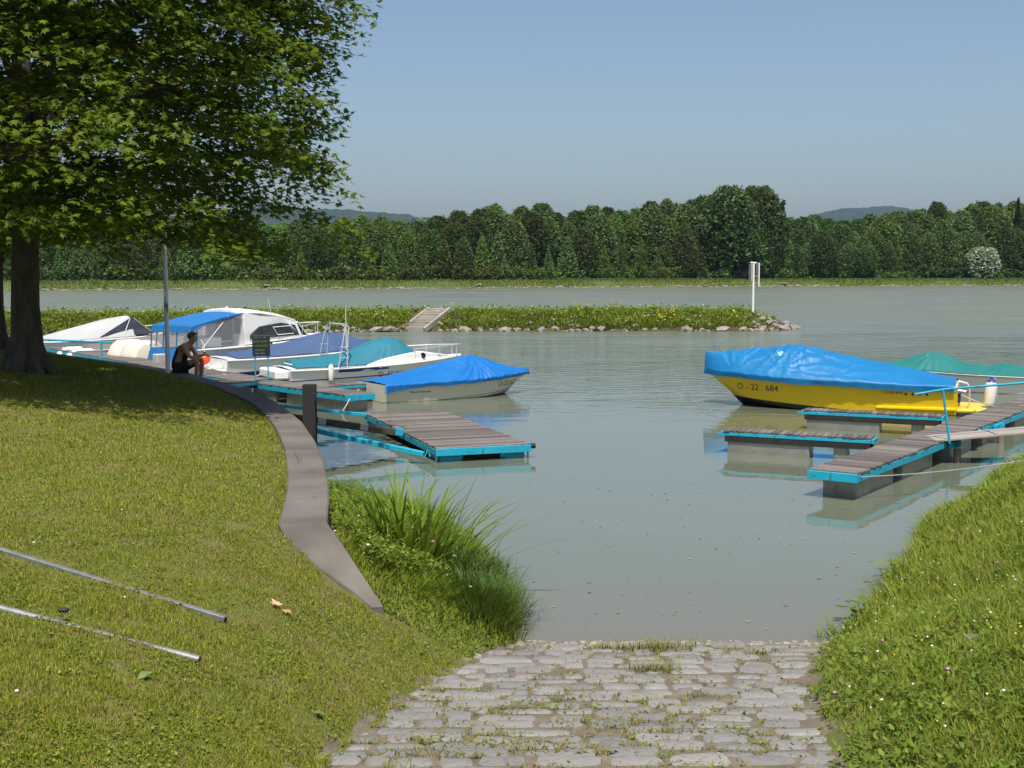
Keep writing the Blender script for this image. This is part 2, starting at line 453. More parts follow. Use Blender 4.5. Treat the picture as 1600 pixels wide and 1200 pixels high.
# ------------------------------------------------------------------ grasses
def blades(P, h, w, lean, az, bend=.35, seg=2):
    """P (n,3) roots; tapering bent blades -> V, F (tris)"""
    n = len(P); h = np.broadcast_to(h, n); w = np.broadcast_to(w, n); lean = np.broadcast_to(lean, n)
    dx, dy = np.cos(az), np.sin(az); sx, sy = -dy, dx
    if seg == 1:
        V = np.empty((n, 3, 3)); o = lean * h
        for k, s in ((0, -.5), (1, .5)):
            V[:, k] = P + np.stack([sx * w * s, sy * w * s, np.zeros(n)], -1)
        V[:, 2] = P + np.stack([dx * o, dy * o, h * np.sqrt(np.clip(1 - lean ** 2 * .6, .1, 1))], -1)
        return V.reshape(-1, 3), np.arange(3 * n).reshape(-1, 3)
    ts = np.linspace(0, 1, seg + 1); nv = 2 * seg + 1
    V = np.empty((n, nv, 3)); F = []
    for i, tt in enumerate(ts):
        o = h * (lean * tt + bend * tt ** 2.2); z = h * (tt - bend * .55 * tt ** 2.5) * np.sqrt(np.clip(1 - lean ** 2 * .5, .1, 1))
        c = P + np.stack([dx * o, dy * o, z], -1)
        if i == seg: V[:, nv - 1] = c; continue
        ww = w * (1 - tt ** 1.6 * .75)
        V[:, 2 * i] = c + np.stack([-sx * ww / 2, -sy * ww / 2, 0 * ww], -1); V[:, 2 * i + 1] = c + np.stack([sx * ww / 2, sy * ww / 2, 0 * ww], -1)
    for i in range(seg - 1):
        F += [(2 * i, 2 * i + 1, 2 * i + 3), (2 * i, 2 * i + 3, 2 * i + 2)]
    F.append((2 * seg - 2, 2 * seg - 1, 2 * seg))
    F = np.array(F); F = (F[None] + (np.arange(n) * nv)[:, None, None]).reshape(-1, 3)
    return V.reshape(-1, 3), F

def leaves(P, size, az, tilt, asp=.55):
    """small oval leaves, 4 tris each"""
    n = len(P); size = np.broadcast_to(size, n)
    L = np.array([(0, 0), (.35, .5), (.75, .42), (1, 0), (.75, -.42), (.35, -.5)])
    u = L[:, 0][None] * size[:, None]; v = L[:, 1][None] * size[:, None] * asp
    ct, st = np.cos(tilt)[:, None], np.sin(tilt)[:, None]; ca, sa = np.cos(az)[:, None], np.sin(az)[:, None]
    hx = u * ct; z = u * st - np.abs(v) * .25
    V = np.stack([P[:, :1] + hx * ca - v * sa, P[:, 1:2] + hx * sa + v * ca, P[:, 2:3] + z], -1)
    F = np.array([(0, 1, 5), (1, 2, 4), (1, 4, 5), (2, 3, 4)]); F = (F[None] + (np.arange(n) * 6)[:, None, None]).reshape(-1, 3)
    return V.reshape(-1, 3), F

def joinVF(parts):
    V = []; F = []; o = 0
    for v, f in parts: V.append(v); F.append(f + o); o += len(v)
    return np.concatenate(V), np.concatenate(F)

def scatter(n, x0, x1, y0, y1, keep, near=None):
    x = rng.uniform(x0, x1, n); y = rng.uniform(y0, y1, n) if near is None else near(n)
    k = keep(x, y); x, y = x[k], y[k]
    return np.stack([x, y, ground_z(x, y) + fbm(x * .9, y * .9, 3) * .03], -1)

def dens_y(y0, y1, p):
    """more roots near the viewer's end of the strip: pdf ~ y^-p"""
    def f(n):
        u = rng.random(n); a, b = y0 ** (1 - p), y1 ** (1 - p)
        return (a + (b - a) * u) ** (1 / (1 - p))
    return f

TREE1 = (-7.6, 19.0); TREE2 = (-10.1, 23.5)
def on_lawn(x, y):
    side = np.where(y < 9.3, x < ramp_l(y) + .07 + fbm(x * 3, y * 3, 5) * .14, x < wall_x(y) - .37 + fbm(x * 2.2, y * 2.2, 6) * .10)
    side &= ~((y > 8.9) & (y < 10.35) & (x > np.interp(y, [8.9, 9.3, 9.7, 10.0, 10.35], [9, -1.05, -1.46, -1.74, -1.98])))
    bare = np.hypot(x - TREE1[0], y - TREE1[1]) < .55 + .5 * fbm(x * 2, y * 2, 8)
    dry = fbm(x * 1.3, y * 1.3, 12) > .33
    worn = (fbm(x * 5, y * 5, 15) > .25) & dry & (rng.random(np.shape(x)) < .75)
    vis = (x > -.46 * y - .6)
    return side & ~bare & ~worn & vis
parts = []
for (y0, y1, n, h0, h1, ws) in ((4.3, 9.6, 420000, .018, .045, .0042), (9.6, 30, 560000, .02, .05, .0055)):
    P = scatter(n, -13.5 if y0 > 9 else -4.8, .1, y0, y1, on_lawn, dens_y(y0, y1, 1.6))
    m = len(P); sc = np.maximum(1, P[:, 1] / 10)
    parts.append(blades(P, rng.uniform(h0, h1, m) * (.8 + .35 * fbm(P[:, 0] * 2, P[:, 1] * 2, 4) + .55 * fbm(P[:, 0] * 9, P[:, 1] * 9, 14, 2)), ws * sc * rng.uniform(.7, 1.4, m), rng.uniform(.15, 1.1, m), rng.uniform(0, 6.28, m), seg=1))
    print('lawn', m)
M_grass = foliage('mown_grass', [(0, (.09, .14, .010)), (.35, (.155, .20, .013)), (.7, (.235, .25, .02)), (.88, (.32, .285, .045)), (1, (.40, .31, .11))], trans=.25, patch=(3.2, .54, .74, (.24, .195, .06)))
V, F = joinVF(parts)
tag(link('grass', np_mesh('grass', V, F, M_grass)), 'short mown olive green grass of the lawn left of the slipway', 'grass', kind='stuff')

# clover and plantain leaves between the mown blades
P = scatter(150000, -12, .1, 4.3, 26, lambda x, y: on_lawn(x, y) & (fbm(x * 2.6, y * 2.6, 21, 5) + .35 * fbm(x * 14, y * 14, 22, 2) > .08), dens_y(4.3, 26, 1.7)); m = len(P)
P[:, 2] += rng.uniform(.008, .028, m)
V, F = leaves(P, rng.uniform(.010, .028, m) * np.maximum(1, P[:, 1] / 11), rng.uniform(0, 6.28, m), rng.uniform(-.2, .6, m), .6)
M_clover = foliage('clover_leaf', [(0, (.08, .14, .012)), (.5, (.14, .20, .018)), (1, (.28, .30, .05))], trans=.3)
tag(link('clover', np_mesh('clover', V, F, M_clover)), 'small clover and plantain leaves spread through the mown lawn', 'weeds', kind='stuff')

# long grass of the right hand bank
def on_right(x, y):
    rz = ground_z(x, y)
    return np.where(y < 10.1, x > ramp_r(y) + .03 + fbm(x * 3, y * 3, 7) * .16, rz > .005) & (x < .44 * y + .6) & (x > 1.0)
parts = []
P = scatter(420000, 1.3, 11, 4.2, 22.5, on_right, dens_y(4.2, 22.5, 1.3)); m = len(P)
cl = fbm(P[:, 0] * 1.5, P[:, 1] * 1.5, 31); edge = np.clip((P[:, 0] - ramp_r(np.minimum(P[:, 1], 10))) / .5, .25, 1)
parts.append(blades(P, rng.uniform(.06, .15, m) * (1 + .55 * cl) * edge, .0058 * np.maximum(1, P[:, 1] / 9) * rng.uniform(.6, 1.5, m), rng.uniform(.1, .8, m), rng.uniform(0, 6.28, m), .4, 2))
print('bank blades', m)
V, F = joinVF(parts)
M_bankgrass = foliage('bank_grass', [(0, (.085, .145, .013)), (.4, (.135, .195, .017)), (.75, (.20, .235, .028)), (1, (.29, .26, .07))], trans=.3, patch=(1.1, .58, .78, (.18, .17, .045)))
tag(link('grass', np_mesh('grass', V, F, M_bankgrass)), 'long lush grass on the sloping bank right of the slipway', 'grass', kind='stuff')
P = scatter(46000, 1.3, 9, 4.2, 18, lambda x, y: on_right(x, y) & (fbm(x * 2.2, y * 2.2, 41) > -.1), dens_y(4.2, 18, 1.6)); m = len(P)
P[:, 2] += rng.uniform(.03, .11, m)
V, F = leaves(P, rng.uniform(.02, .06, m), rng.uniform(0, 6.28, m), rng.uniform(-.3, .9, m), .5)
M_herb = foliage('herb_leaf', [(0, (.08, .14, .015)), (.6, (.13, .20, .02)), (1, (.22, .26, .05))], trans=.35)
tag(link('herbs', np_mesh('herbs', V, F, M_herb)), 'clover and dandelion leaves among the long grass of the right bank', 'weeds', kind='stuff')

# flower heads: small white and pink clover, tiny yellow
def flowers(name, label, mat, n, s, region, lift):
    x0, x1, y0, y1, keep = region
    P = scatter(n * 6, x0, x1, y0, y1, keep)[:n]; mb = MB()
    for p in P:
        r = s * random.uniform(.7, 1.3); mb.ball((p[0], p[1], p[2] + random.uniform(*lift)), (r, r, r * .8), 6, 4)
    return tag(mb.build(name, mat, smooth=True), label, 'flowers', kind='stuff')
M_white = surf('white_petals', (.75, .74, .68), rough=.7); M_pink = surf('pink_petals', (.55, .20, .42), rough=.7); M_yel = surf('yellow_petals', (.75, .52, .03), rough=.6)
fr = lambda x, y: on_right(x, y) & (fbm(x, y, 51) > -.15)
flowers('white_clover', 'white clover heads dotted over the right bank', M_white, 55, .008, (1.6, 6, 4.6, 12, fr), (.07, .15))
flowers('pink_clover', 'pink clover heads scattered on the right bank', M_pink, 16, .011, (1.6, 6.5, 4.6, 13, on_right), (.10, .17))
flowers('buttercups', 'tiny yellow flowers scattered on the right bank', M_yel, 40, .007, (1.6, 7, 4.6, 14, on_right), (.08, .15))
flowers('daisies', 'tiny white daisies scattered over the lawn', M_white, 14, .008, (-8, -1, 5.5, 14, on_lawn), (.02, .04))

# tufts in the joints of the slipway
parts = []; parts2 = []
for (x, y) in gaps:
    big = fbm(np.array([x * 1.1]), np.array([y * 1.1]), 61)[0]
    if random.random() > .46 + .9 * big or x < ramp_l(y) or x > ramp_r(y): continue
    k = random.randrange(10, 40) if y < 8.2 else random.randrange(4, 18); s = .05 + .05 * random.random()
    P = np.stack([x + rng.normal(0, s * 1.6, k), y + rng.normal(0, s * .5, k), np.zeros(k)], -1); P[:, 2] = ramp_z(P[:, 1]) - .015
    parts.append(blades(P, rng.uniform(.02, .075, k), rng.uniform(.004, .008, k), rng.uniform(.3, 1.1, k), rng.uniform(0, 6.28, k), .4, 2))
    k2 = k // 3; Q = P[:k2].copy(); Q[:, 2] += .02
    if k2: parts2.append(leaves(Q, rng.uniform(.015, .035, k2), rng.uniform(0, 6.28, k2), rng.uniform(0, .6, k2)))
for (x, y, k, s, hh) in ((1.22, 9.72, 260, .14, .16), (.85, 9.75, 160, .12, .10), (1.08, 8.85, 200, .10, .12), (.55, 7.25, 160, .16, .06), (1.95, 9.55, 90, .1, .08), (.98, 7.0, 120, .12, .06), (.1, 9.75, 90, .1, .07), (.1, 6.6, 160, .14, .07), (-.5, 6.5, 140, .12, .07), (.62, 6.1, 150, .15, .07)):
    P = np.stack([x + rng.normal(0, s, k), y + rng.normal(0, s * .45, k), np.zeros(k)], -1); P[:, 2] = ramp_z(P[:, 1]) - .01
    parts.append(blades(P, rng.uniform(.35, 1.0, k) * hh, rng.uniform(.004, .008, k), rng.uniform(.1, .8, k), rng.uniform(0, 6.28, k), .35, 2))
V, F = joinVF(parts)
M_tuft = foliage('joint_grass', [(0, (.09, .12, .02)), (.5, (.15, .16, .03)), (.8, (.25, .20, .07)), (1, (.30, .22, .12))], trans=.25)
tag(link('grass', np_mesh('grass', V, F, M_tuft)), 'weedy grass tufts growing in the joints of the slipway', 'grass', kind='stuff')
V, F = joinVF(parts2)
tag(link('weeds', np_mesh('weeds', V, F, M_clover)), 'low broad leaved weeds in the slipway joints', 'weeds', kind='stuff')

# drift line of small stones and twigs where the slipway meets the water
mb = MB(); rr = random.Random(9)
for i in range(520):
    x = rr.uniform(.0, 2.75); y = 10.06 + rr.gauss(0, .09) - .05 * math.sin(x * 3); r = rr.uniform(.006, .020); z = float(ramp_z(y)) - .018 + r * .4
    mb.ball((x, y, z), (r * rr.uniform(.8, 2.2), r * rr.uniform(.7, 1.3), r * .6), 5, 4)
M_drift = surf('drift_pebbles', (.20, .15, .10), (.38, .32, .26), scale=9, rough=.9, coord='World')
tag(mb.build('pebbles', M_drift), 'drift line of small stones and twigs at the foot of the slipway', 'pebbles', kind='stuff')
# leaves and husks floating on the basin
k = 260; P = np.stack([rng.uniform(.1, 6, k), rng.uniform(10.3, 19, k), np.full(k, .005)], -1)
P = P[(P[:, 0] < np.interp(P[:, 1], [10, 14, 19], [2.6, 4.2, 6.5])) ]
V, F = leaves(P, rng.uniform(.015, .06, len(P)), rng.uniform(0, 6.28, len(P)), np.zeros(len(P)), .5); V[:, 2] = .004 + rng.uniform(0, .004, len(V))
M_float = foliage('floating_leaf', [(0, (.10, .07, .05)), (.5, (.28, .18, .10)), (1, (.35, .32, .16))], trans=.05)
tag(link('floating_leaves', np_mesh('floating_leaves', V, F, M_float)), 'small dead leaves floating on the still basin', 'leaves', kind='stuff')

# ------------------------------------------------------------------ low concrete wall along the lawn
M_conc = surf('weathered_concrete', (.076, .067, .058), (.150, .134, .118), scale=1.3, rough=.9, bump=.006, bscale=45, coord='World', detail=8, spots=(26, .70, (.26, .24, .21)))
wall = thing('retaining_wall', 'low weathered concrete wall curving along the edge of the lawn', 'wall', (0, 0, 0))
def offset(pts, d):
    out = []
    for i, p in enumerate(pts):
        a = np.array(pts[max(i - 1, 0)]); b = np.array(pts[min(i + 1, len(pts) - 1)]); t = (b - a) / np.linalg.norm(b - a)
        out.append((p[0] - t[1] * d, p[1] + t[0] * d))
    return out
wy_ = np.concatenate([np.arange(10.26, 29, .55), [29.5, 33, 38.5, 46, 57]]); wpts = [(float(wall_x(y)), float(y)) for y in wy_]
for i in range(1, len(wpts) - 1):   # ease the corners of the surveyed line
    if i > 1: wpts[i] = tuple((np.array(wpts[i - 1]) + 2 * np.array(wpts[i]) + np.array(wpts[i + 1])) / 4)
inn = offset(wpts, .41); inn[0] = (-1.99, 10.22)
cuts = [0, 8, 15, 22, 29, 35, len(wpts) - 1]
for a, b in zip(cuts[:-1], cuts[1:]):
    rings = []
    for i in range(a, b + 1):
        p = np.array(wpts[i]); q = np.array(inn[i])
        if i == a and a > 0: s = (np.array(wpts[i + 1]) - p); s /= np.linalg.norm(s); p = p + s * .016; q = q + s * .016
        if i == b: s = (np.array(wpts[i - 1]) - p); s /= np.linalg.norm(s); p = p + s * .016; q = q + s * .016
        e = (q - p) / np.linalg.norm(q - p); j = .004 * math.sin(i * 2.1)
        rings.append([(*p, -1.2), (*p, .985 + j), (*(p + e * .015), 1.0 + j), (*(q - e * .015), 1.0 - j), (*q, .985), (*q, -.2)])
    mb = MB(); mb.loft(rings); mb.build('wall_section', M_conc, wall)
# tapered end dipping to the slipway
mb = MB(); T = [((-1.58, 10.255), (-1.99, 10.215), 1.0), ((-1.44, 10.02), (-1.86, 9.93), .90), ((-1.28, 9.75), (-1.56, 9.62), .765), ((-1.12, 9.48), (-1.27, 9.40), .63), ((-1.0, 9.27), (-1.09, 9.25), .53)]
mb.loft([[(*p, -.3), (*p, z - .012), (p[0] * .97 + q[0] * .03, p[1] * .97 + q[1] * .03, z), (q[0] * .97 + p[0] * .03, q[1] * .97 + p[1] * .03, z), (*q, z - .012), (*q, -.3)] for p, q, z in T])
mb.build('wall_end', M_conc, wall)

# ================================================================== DOCKS
M_wood = surf('grey_deck_timber', (.080, .068, .062), (.165, .147, .135), scale=5, rough=.85, bump=.004, bscale=26, stretch=(7, .7, 3), per_obj=.9, detail=7)
M_wood2 = surf('pale_plank_timber', (.24, .21, .18), (.34, .30, .27), scale=5, rough=.85, bump=.004, bscale=26, stretch=(.7, 7, 3), detail=7)
M_pilewood = surf('pile_timber', (.13, .11, .085), (.22, .19, .15), scale=5, rough=.9, bump=.006, stretch=(5, 5, .6))
M_blue = surf('turquoise_paint', (.012, .30, .44), (.016, .36, .52), scale=3, rough=.45, spots=(12, .61, (.035, .17, .22)))
M_float = surf('float_aluminium', (.30, .29, .27), (.42, .41, .38), scale=3, rough=.42, metal=.55, bump=.004, bscale=9, spots=(4, .6, (.22, .20, .17)))
M_black = surf('black_tar', (.012, .012, .012), (.025, .024, .022), scale=6, rough=.7, bump=.003)
M_beam = surf('dark_timber', (.035, .030, .026), (.075, .065, .055), scale=5, rough=.8, bump=.005, stretch=(.7, 6, 6))
M_steel = surf('galvanised_steel', (.28, .29, .30), (.38, .39, .40), scale=9, rough=.5, metal=.25, bump=.0008, bscale=60)
M_chrome = surf('stainless_tube', (.62, .63, .65), (.7, .7, .72), rough=.28, metal=.55)
M_rope = surf('pale_rope', (.45, .40, .32), (.55, .5, .42), scale=30, rough=.9)
M_rubber = surf('black_rubber', (.012, .012, .013), rough=.6)

def plank_protos(w, t, n=5):
    out = []
    for i in range(n):
        r = random.Random(i + int(w * 1000)); mb = MB()
        e0, e1 = r.uniform(-.008, .008), r.uniform(-.008, .008)
        mb.prism([(-t / 2, -w / 2 + e0), (t / 2, -w / 2 + e0 + r.uniform(-.004, .004)), (t / 2, w / 2 + e1), (-t / 2, w / 2 + e1 + r.uniform(-.004, .004))], -.035, 0)
        out.append(mb.mesh('plank', M_wood, bevel=.004))
    return out

def float_tank(L, W, H, name='float'):
    """pontoon tank with rounded lower edges, long axis x, top at z=0"""
    mb = MB(); prof = [(-W / 2, 0), (W / 2, 0), (W / 2, -H * .62), (W * .40, -H * .9), (W * .25, -H), (-W * .25, -H), (-W * .40, -H * .9), (-W / 2, -H * .62)]
    xs = [-L / 2, -L / 2 + .02, -L / 6, -L / 6 + .03, L / 6, L / 6 + .03, L / 2 - .02, L / 2]; k = [.94, 1, 1, .965, 1, .965, 1, .94]
    mb.loft([[(x, y * s, z if z == 0 else z * s) for y, z in prof] for x, s in zip(xs, k)])
    return mb.mesh(name, M_float, smooth=True)

def deck(name, label, start, direction, length, width, top, pitch, floats, fascia=.10, group=None, ends=True, ftank=None, slope=0.0):
    """pontoon: planks across, painted side beams, float tanks; local x along the deck from its start"""
    rz = math.atan2(direction[1], direction[0])
    t = thing(name, label, 'dock', (start[0], start[1], top), rz, group, ry=-slope)
    protos = plank_protos(width, pitch - .013); n = int(length / pitch)
    for i in range(n):
        link('plank', protos[random.randrange(len(protos))], t, (pitch * (i + .5), random.uniform(-.006, .006), random.uniform(-.003, .003)), (random.uniform(-.006, .006), random.uniform(-.012, .012), (math.pi if random.random() < .5 else 0) + random.uniform(-.006, .006)))
    L = n * pitch
    for s in (-1, 1):
        mb = MB(); y = s * (width / 2 - .025)
        mb.box((L / 2, y, -.038 - fascia / 2), (L, .05, fascia)); mb.box((L / 2, y - s * .05, -.038 - fascia + .006), (L - .01, .05, .008))
        mb.build('side_beam', M_blue, t, bevel=.004)
    if ends:
        for x in (-.022, L + .022):
            mb = MB(); mb.box((x, 0, -.03 - fascia / 2), (.04, width + .02, fascia + .02)); mb.build('end_beam', M_blue, t, bevel=.004)
    for j in range(1, int(L / 1.1)):
        mb = MB(); mb.box((j * 1.1, 0, -.038 - fascia / 2), (.05, width - .11, fascia * .8)); mb.build('cross_beam', M_black, t)
    for (x, y, fl, fw) in floats:
        H = top + .20 - .04 - fascia * .5
        link('float', float_tank(fl, fw, H), t, (x, y, -.04 - fascia * .5 + .0), (0, 0, 0 if fl > fw * 1.01 else 0))
    return t, L

d = np.array([.581, .814]); d /= np.linalg.norm(d); pr = np.array([d[1], -d[0]])       # right hand walkway
walkR, LR = deck('floating_walkway', 'long narrow plank walkway with turquoise edges beside the yellow boat', (4.45, 16.69), d, 13.6, .70, .40, .125,
                 [(1.05, 0, 1.5, .52), (3.0, 0, 1.5, .52), (5.3, 0, 1.5, .52), (7.6, 0, 1.5, .52), (10, 0, 1.5, .52), (12.4, 0, 1.5, .52)])
for x in (4.45, 7.3, 10.2):                       # hinge brackets and timber piles on the bank side
    mb = MB(); mb.box((x - .1, -.40, -.10), (.24, .06, .10)); mb.box((x + .05, -.44, -.09), (.10, .10, .13)); mb.tube([(x + .05, -.50, -.09), (x + .05, -.36, -.09)], .05, 10); mb.build('bracket', M_blue, walkR, bevel=.006)
    mb = MB(); mb.tube([(x - .05, -.47, -1.0), (x - .05, -.47, -.17)], .06, 10); mb.build('pile', M_pilewood, walkR, smooth=True)
mb = MB(); mb.tube([(6.05, -.42, -.08), (6.05, -.37, -.08)], .07, 12); mb.box((5.9, -.40, -.08), (.22, .05, .10)); mb.build('bracket', M_blue, walkR, bevel=.006)

fd = np.array([.903, -.43]); fd /= np.linalg.norm(fd)
fp = np.array([-fd[1], fd[0]])
def finger(a, length, label):
    a = np.array(a) + fp * .21
    t, L = deck('mooring_finger', label, a, fd, length, .42, .40, .12, [(.78, 0, 1.42, .36), (length - .55, 0, .22, .30)], fascia=.055, group='mooring fingers of the right hand walkway')
    mb = MB(); mb.box((L / 2, -.17, -.15), (L * .98, .07, .10)); mb.box((L / 2, .17, -.15), (L * .98, .07, .10)); mb.build('keel_beam', M_black, t)
    mb = MB(); mb.box((-.06, -.19, -.06), (.10, .03, .03)); mb.build('spike', M_blue, t)
    return t
finger((3.70, 21.13), 2.55, 'nearer mooring finger with a tank float, in the open water before the yellow boat')
finger((5.87, 24.38), 2.75, 'farther mooring finger lying right against the yellow hull')

# near left pontoon
d = np.array([-.33, .944]); d /= np.linalg.norm(d)
cA = np.array([-1.42, 22.95]) - d * 2.85
dockA, LA = deck('floating_pontoon', 'wide plank pontoon with turquoise front floating alone near the reeds', cA, d, 5.7, 1.66, .25, .14, [], fascia=.10)
for (x, y) in ((.42, -.55), (.42, .55), (5.2, -.55), (5.2, .55)):       # barrel floats in turquoise cradles
    f = MB(); f.loft([[(x + dx, y + .22 * math.cos(a) * k, -.20 + .15 * math.sin(a) * k) for a in [2 * math.pi * i / 14 for i in range(14)]] for dx, k in ((-.36, .85), (-.33, 1), (.33, 1), (.36, .85))])
    fo = f.build('float', M_blue, dockA, smooth=True)
    mb = MB(); mb.box((x - .30, y, -.165), (.10, .26, .07)); mb.build('cradle', M_blue, fo, bevel=.01)
mb = MB(); mb.tube([(.02, -.80, -.05), (.02, -.93, -.05)], .045, 12); mb.build('buffer', M_rubber, dockA, smooth=True)
for y in (-.81, .81):
    mb = MB(); mb.box((.05, y, -.22), (.03, .03, .16)); mb.build('stay', M_steel, dockA)

# left walkway the boats lie at, in two straight runs
a = np.array([-3.46, 27.5]); b = np.array([-6.65, 31.2]); dd = (b - a) / np.linalg.norm(b - a)
walkB, LB = deck('floating_walkway', 'short plank walkway with turquoise edges ending beside the bright blue covered boat', a, dd, 4.75, .78, .42, .125, [(.75, 0, 1.15, .66), (2.2, 0, 1.0, .66), (3.8, 0, 1.1, .66)], fascia=.11)
mb = MB(); mb.box((-.075, .28, -.08), (.05, .10, .16)); mb.build('bracket', M_blue, walkB, bevel=.006)
mb = MB(); mb.tube([(-.08, .30, -.05), (-.10, .42, -.22), (-.08, .5, -.34), (-.06, .52, -.42)], .014, 6); mb.build('rope', M_rope, walkB)
a2 = b + dd * .02 + np.array([-.1, .28]); b2 = np.array([-17.2, 46.0]); dd2 = (b2 - a2) / np.linalg.norm(b2 - a2)
walkC, LC = deck('floating_walkway', 'long plank walkway behind the lawn at the sterns of the white boats', a2, dd2, 18.0, 1.0, .40, .16, [(1.5 + 3 * i, 0, 1.2, .8) for i in range(6)], fascia=.10)
t, L = deck('mooring_finger', 'short plank stub between the bright blue covered boat and the teal covered boat', (-4.75, 29.55), (.75, .66), 1.55, .40, .41, .12, [(1.1, 0, .6, .3)], fascia=.06)
t, L = deck('mooring_finger', 'turquoise edged mooring finger below the cream stern', (-12.05, 39.3), (.75, .66), 3.2, .40, .36, .12, [(2.4, 0, .9, .3)], fascia=.06)

# gangway from the wall to the walkway
t, L = deck('gangway', 'grey plank gangway leading from the wall to the boats', (-6.62, 25.95), (-.06, 1.0), 5.0, 1.05, .80, .14, [], fascia=.08, slope=-math.atan(.36 / 5.0))

# beams that hold the pontoon off the wall
def beam(name, label, p, q, w, h, mat, group=None):
    p, q = Vector(p), Vector(q); o = thing(name, label, 'beam', p, 0, group)
    mb = MB(); mb.bar((0, 0, 0), q - p, w, h); mb.build('bar', mat, o, bevel=.006)
    return o, q - p
o, v = beam('mooring_beam', 'turquoise steel beam from the wall to the far corner of the pontoon', (-5.75, 24.35, .60), (-2.82, 25.0, .20), .07, .07, M_blue)
mb = MB(); mb.tube([v + Vector((-.02, 0, 0)), v + Vector((.06, -.05, .06)), v + Vector((.10, .03, -.06)), v + Vector((.0, .05, .03))], .012, 6); mb.build('lashing', M_rope, o)
o, v = beam('mooring_beam', 'turquoise steel beam from the black post to the near corner of the pontoon', (-4.0, 20.75, .58), (-1.45, 19.86, .16), .085, .08, M_blue)
mb = MB(); mb.tube([v + Vector((-.06, 0, .05)), v + Vector((.0, -.05, -.06)), v + Vector((.06, .04, .06)), v + Vector((.10, 0, -.04))], .014, 6); mb.build('lashing', M_blue, o)
o, v = beam('mooring_beam', 'dark timber beam between the two turquoise beams', (-4.3, 21.6, .62), (-1.98, 21.95, .24), .14, .12, M_beam)
for k in (.38, .70, .97):
    mb = MB(); mb.bar(v * (k - .03) + Vector((0, 0, .012)), v * (k + .03) + Vector((0, 0, .012)), .15, .115); mb.build('strap', M_steel if k < .9 else M_blue, o)

# black steel post at the wall
o = thing('mooring_post', 'black upright steel post standing at the wall beside the pontoon beams', 'post', (-3.02, 18.05, 0))
mb = MB(); mb.box((0, -.07, .28), (.19, .02, 2.4)); mb.box((0, .07, .28), (.19, .02, 2.4)); mb.build('flange', M_black, o, bevel=.004)
mb = MB(); mb.box((0, 0, .275), (.02, .12, 2.38)); mb.build('web', M_black, o)
# tide stones below the wall
mb = MB(); mb.ball((0, 0, 0), (.22, .16, .17), 7, 5)
tag(mb.build('boulder', surf('wet_stone', (.05, .045, .04), (.10, .09, .08), scale=5, rough=.5, bump=.01), loc=(-2.72, 16.9, .06)), 'dark wet stone at the foot of the wall by the reeds', 'stone')

# right gangway plank with rail, wire cable
o = thing('gangway', 'pale plank gangway with a turquoise rail leading from the bank to the walkway', 'gangway', (7.05, 20.05, .40), math.atan2(-.05, 1.0), ry=-.10)
for k, y in enumerate((-.20, .0, .20)):
    mb = MB(); mb.box((1.65, y, 0), (3.5, .19, .04)); mb.build('plank', M_wood2, o, bevel=.006)
for k in (.9, 1.9, 2.9):
    mb = MB(); mb.box((k, 0, .028), (.05, .56, .015)); mb.build('cleat', M_steel, o)
rail = MB(); rail.tube([(-.38, -.29, .80), (.12, -.29, .84), (3.2, -.29, .80)], .019, 8)
ro = rail.build('handrail', M_blue, o, smooth=True)
for x in (.13, 3.0):
    mb = MB(); mb.tube([(x - .0, -.29, -.06), (x - .05, -.29, .83)], .020, 8); mb.build('rail_post', M_blue, ro, smooth=True)
mb = MB(); pts = []
for k in range(15):
    u = k / 14; pts.append(Vector((4.80, 16.58, .33)).lerp(Vector((11.2, 19.2, .95)), u) - Vector((0, 0, .42 * 4 * u * (1 - u) * .5)))
mb.tube(pts, .008, 6)
tag(mb.build('steel_cable', M_steel), 'thin steel cable from the walkway end to the right bank', 'cable')

# blue hand rail far left behind the trunk
o = thing('handrail', 'turquoise handrail on the walkway in front of the white boats at far left', 'handrail', (-15.4, 37.2, 0))
mb = MB(); mb.tube([(0, 0, 1.18), (3.6, -1.4, 1.12)], .03, 8); mb.tube([(0, .0, .9), (.0, 0, 1.18)], .03, 8); mb.build('rail', M_blue, o, smooth=True)
for x in (.05, 3.25):
    mb = MB(); mb.tube([(x, -x * .39, .2), (x, -x * .39, 1.16)], .03, 8); mb.build('rail_post', M_blue, o, smooth=True)

# notice board on the left walkway
o = thing('notice_board', 'small dark green notice board on two turquoise legs on the walkway', 'sign', (-6.35, 30.75, .42), R(8))
M_sign = surf('sign_green', (.012, .030, .022), rough=.5); M_sgrey = surf('sign_grey_print', (.10, .13, .12), rough=.6); M_syel = surf('sign_yellow_print', (.22, .20, .02), rough=.6)
mb = MB(); mb.box((0, 0, .90), (.44, .03, .52)); bo = mb.build('board', M_sign, o, bevel=.008)
for x in (-.16, .16):
    mb = MB(); mb.tube([(x, .03, 0), (x, .03, 1.1)], .017, 8); mb.build('leg', M_blue, o, smooth=True)
def print_text(body, size, mat, parent, name, M=None, ext=0.0008, shear=0.0):
    cu = bpy.data.curves.new('text', 'FONT'); cu.body = body; cu.size = size; cu.align_x = 'CENTER'; cu.align_y = 'CENTER'; cu.extrude = ext; cu.shear = shear
    ob = bpy.data.objects.new('text', cu); col.objects.link(ob)
    me = bpy.data.meshes.new_from_object(ob.evaluated_get(bpy.context.evaluated_depsgraph_get()))
    bpy.data.objects.remove(ob); bpy.data.curves.remove(cu)
    me.materials.clear(); me.materials.append(mat); me.name = name
    if M is not None: me.transform(M)
    return link(name, me, parent) if parent is not None else me
TX = Matrix.Rotation(R(90), 4, 'X')
print_text('KEPLINGER', .066, M_syel, bo, 'lettering', Matrix.Translation((0, -.0175, .90)) @ TX)
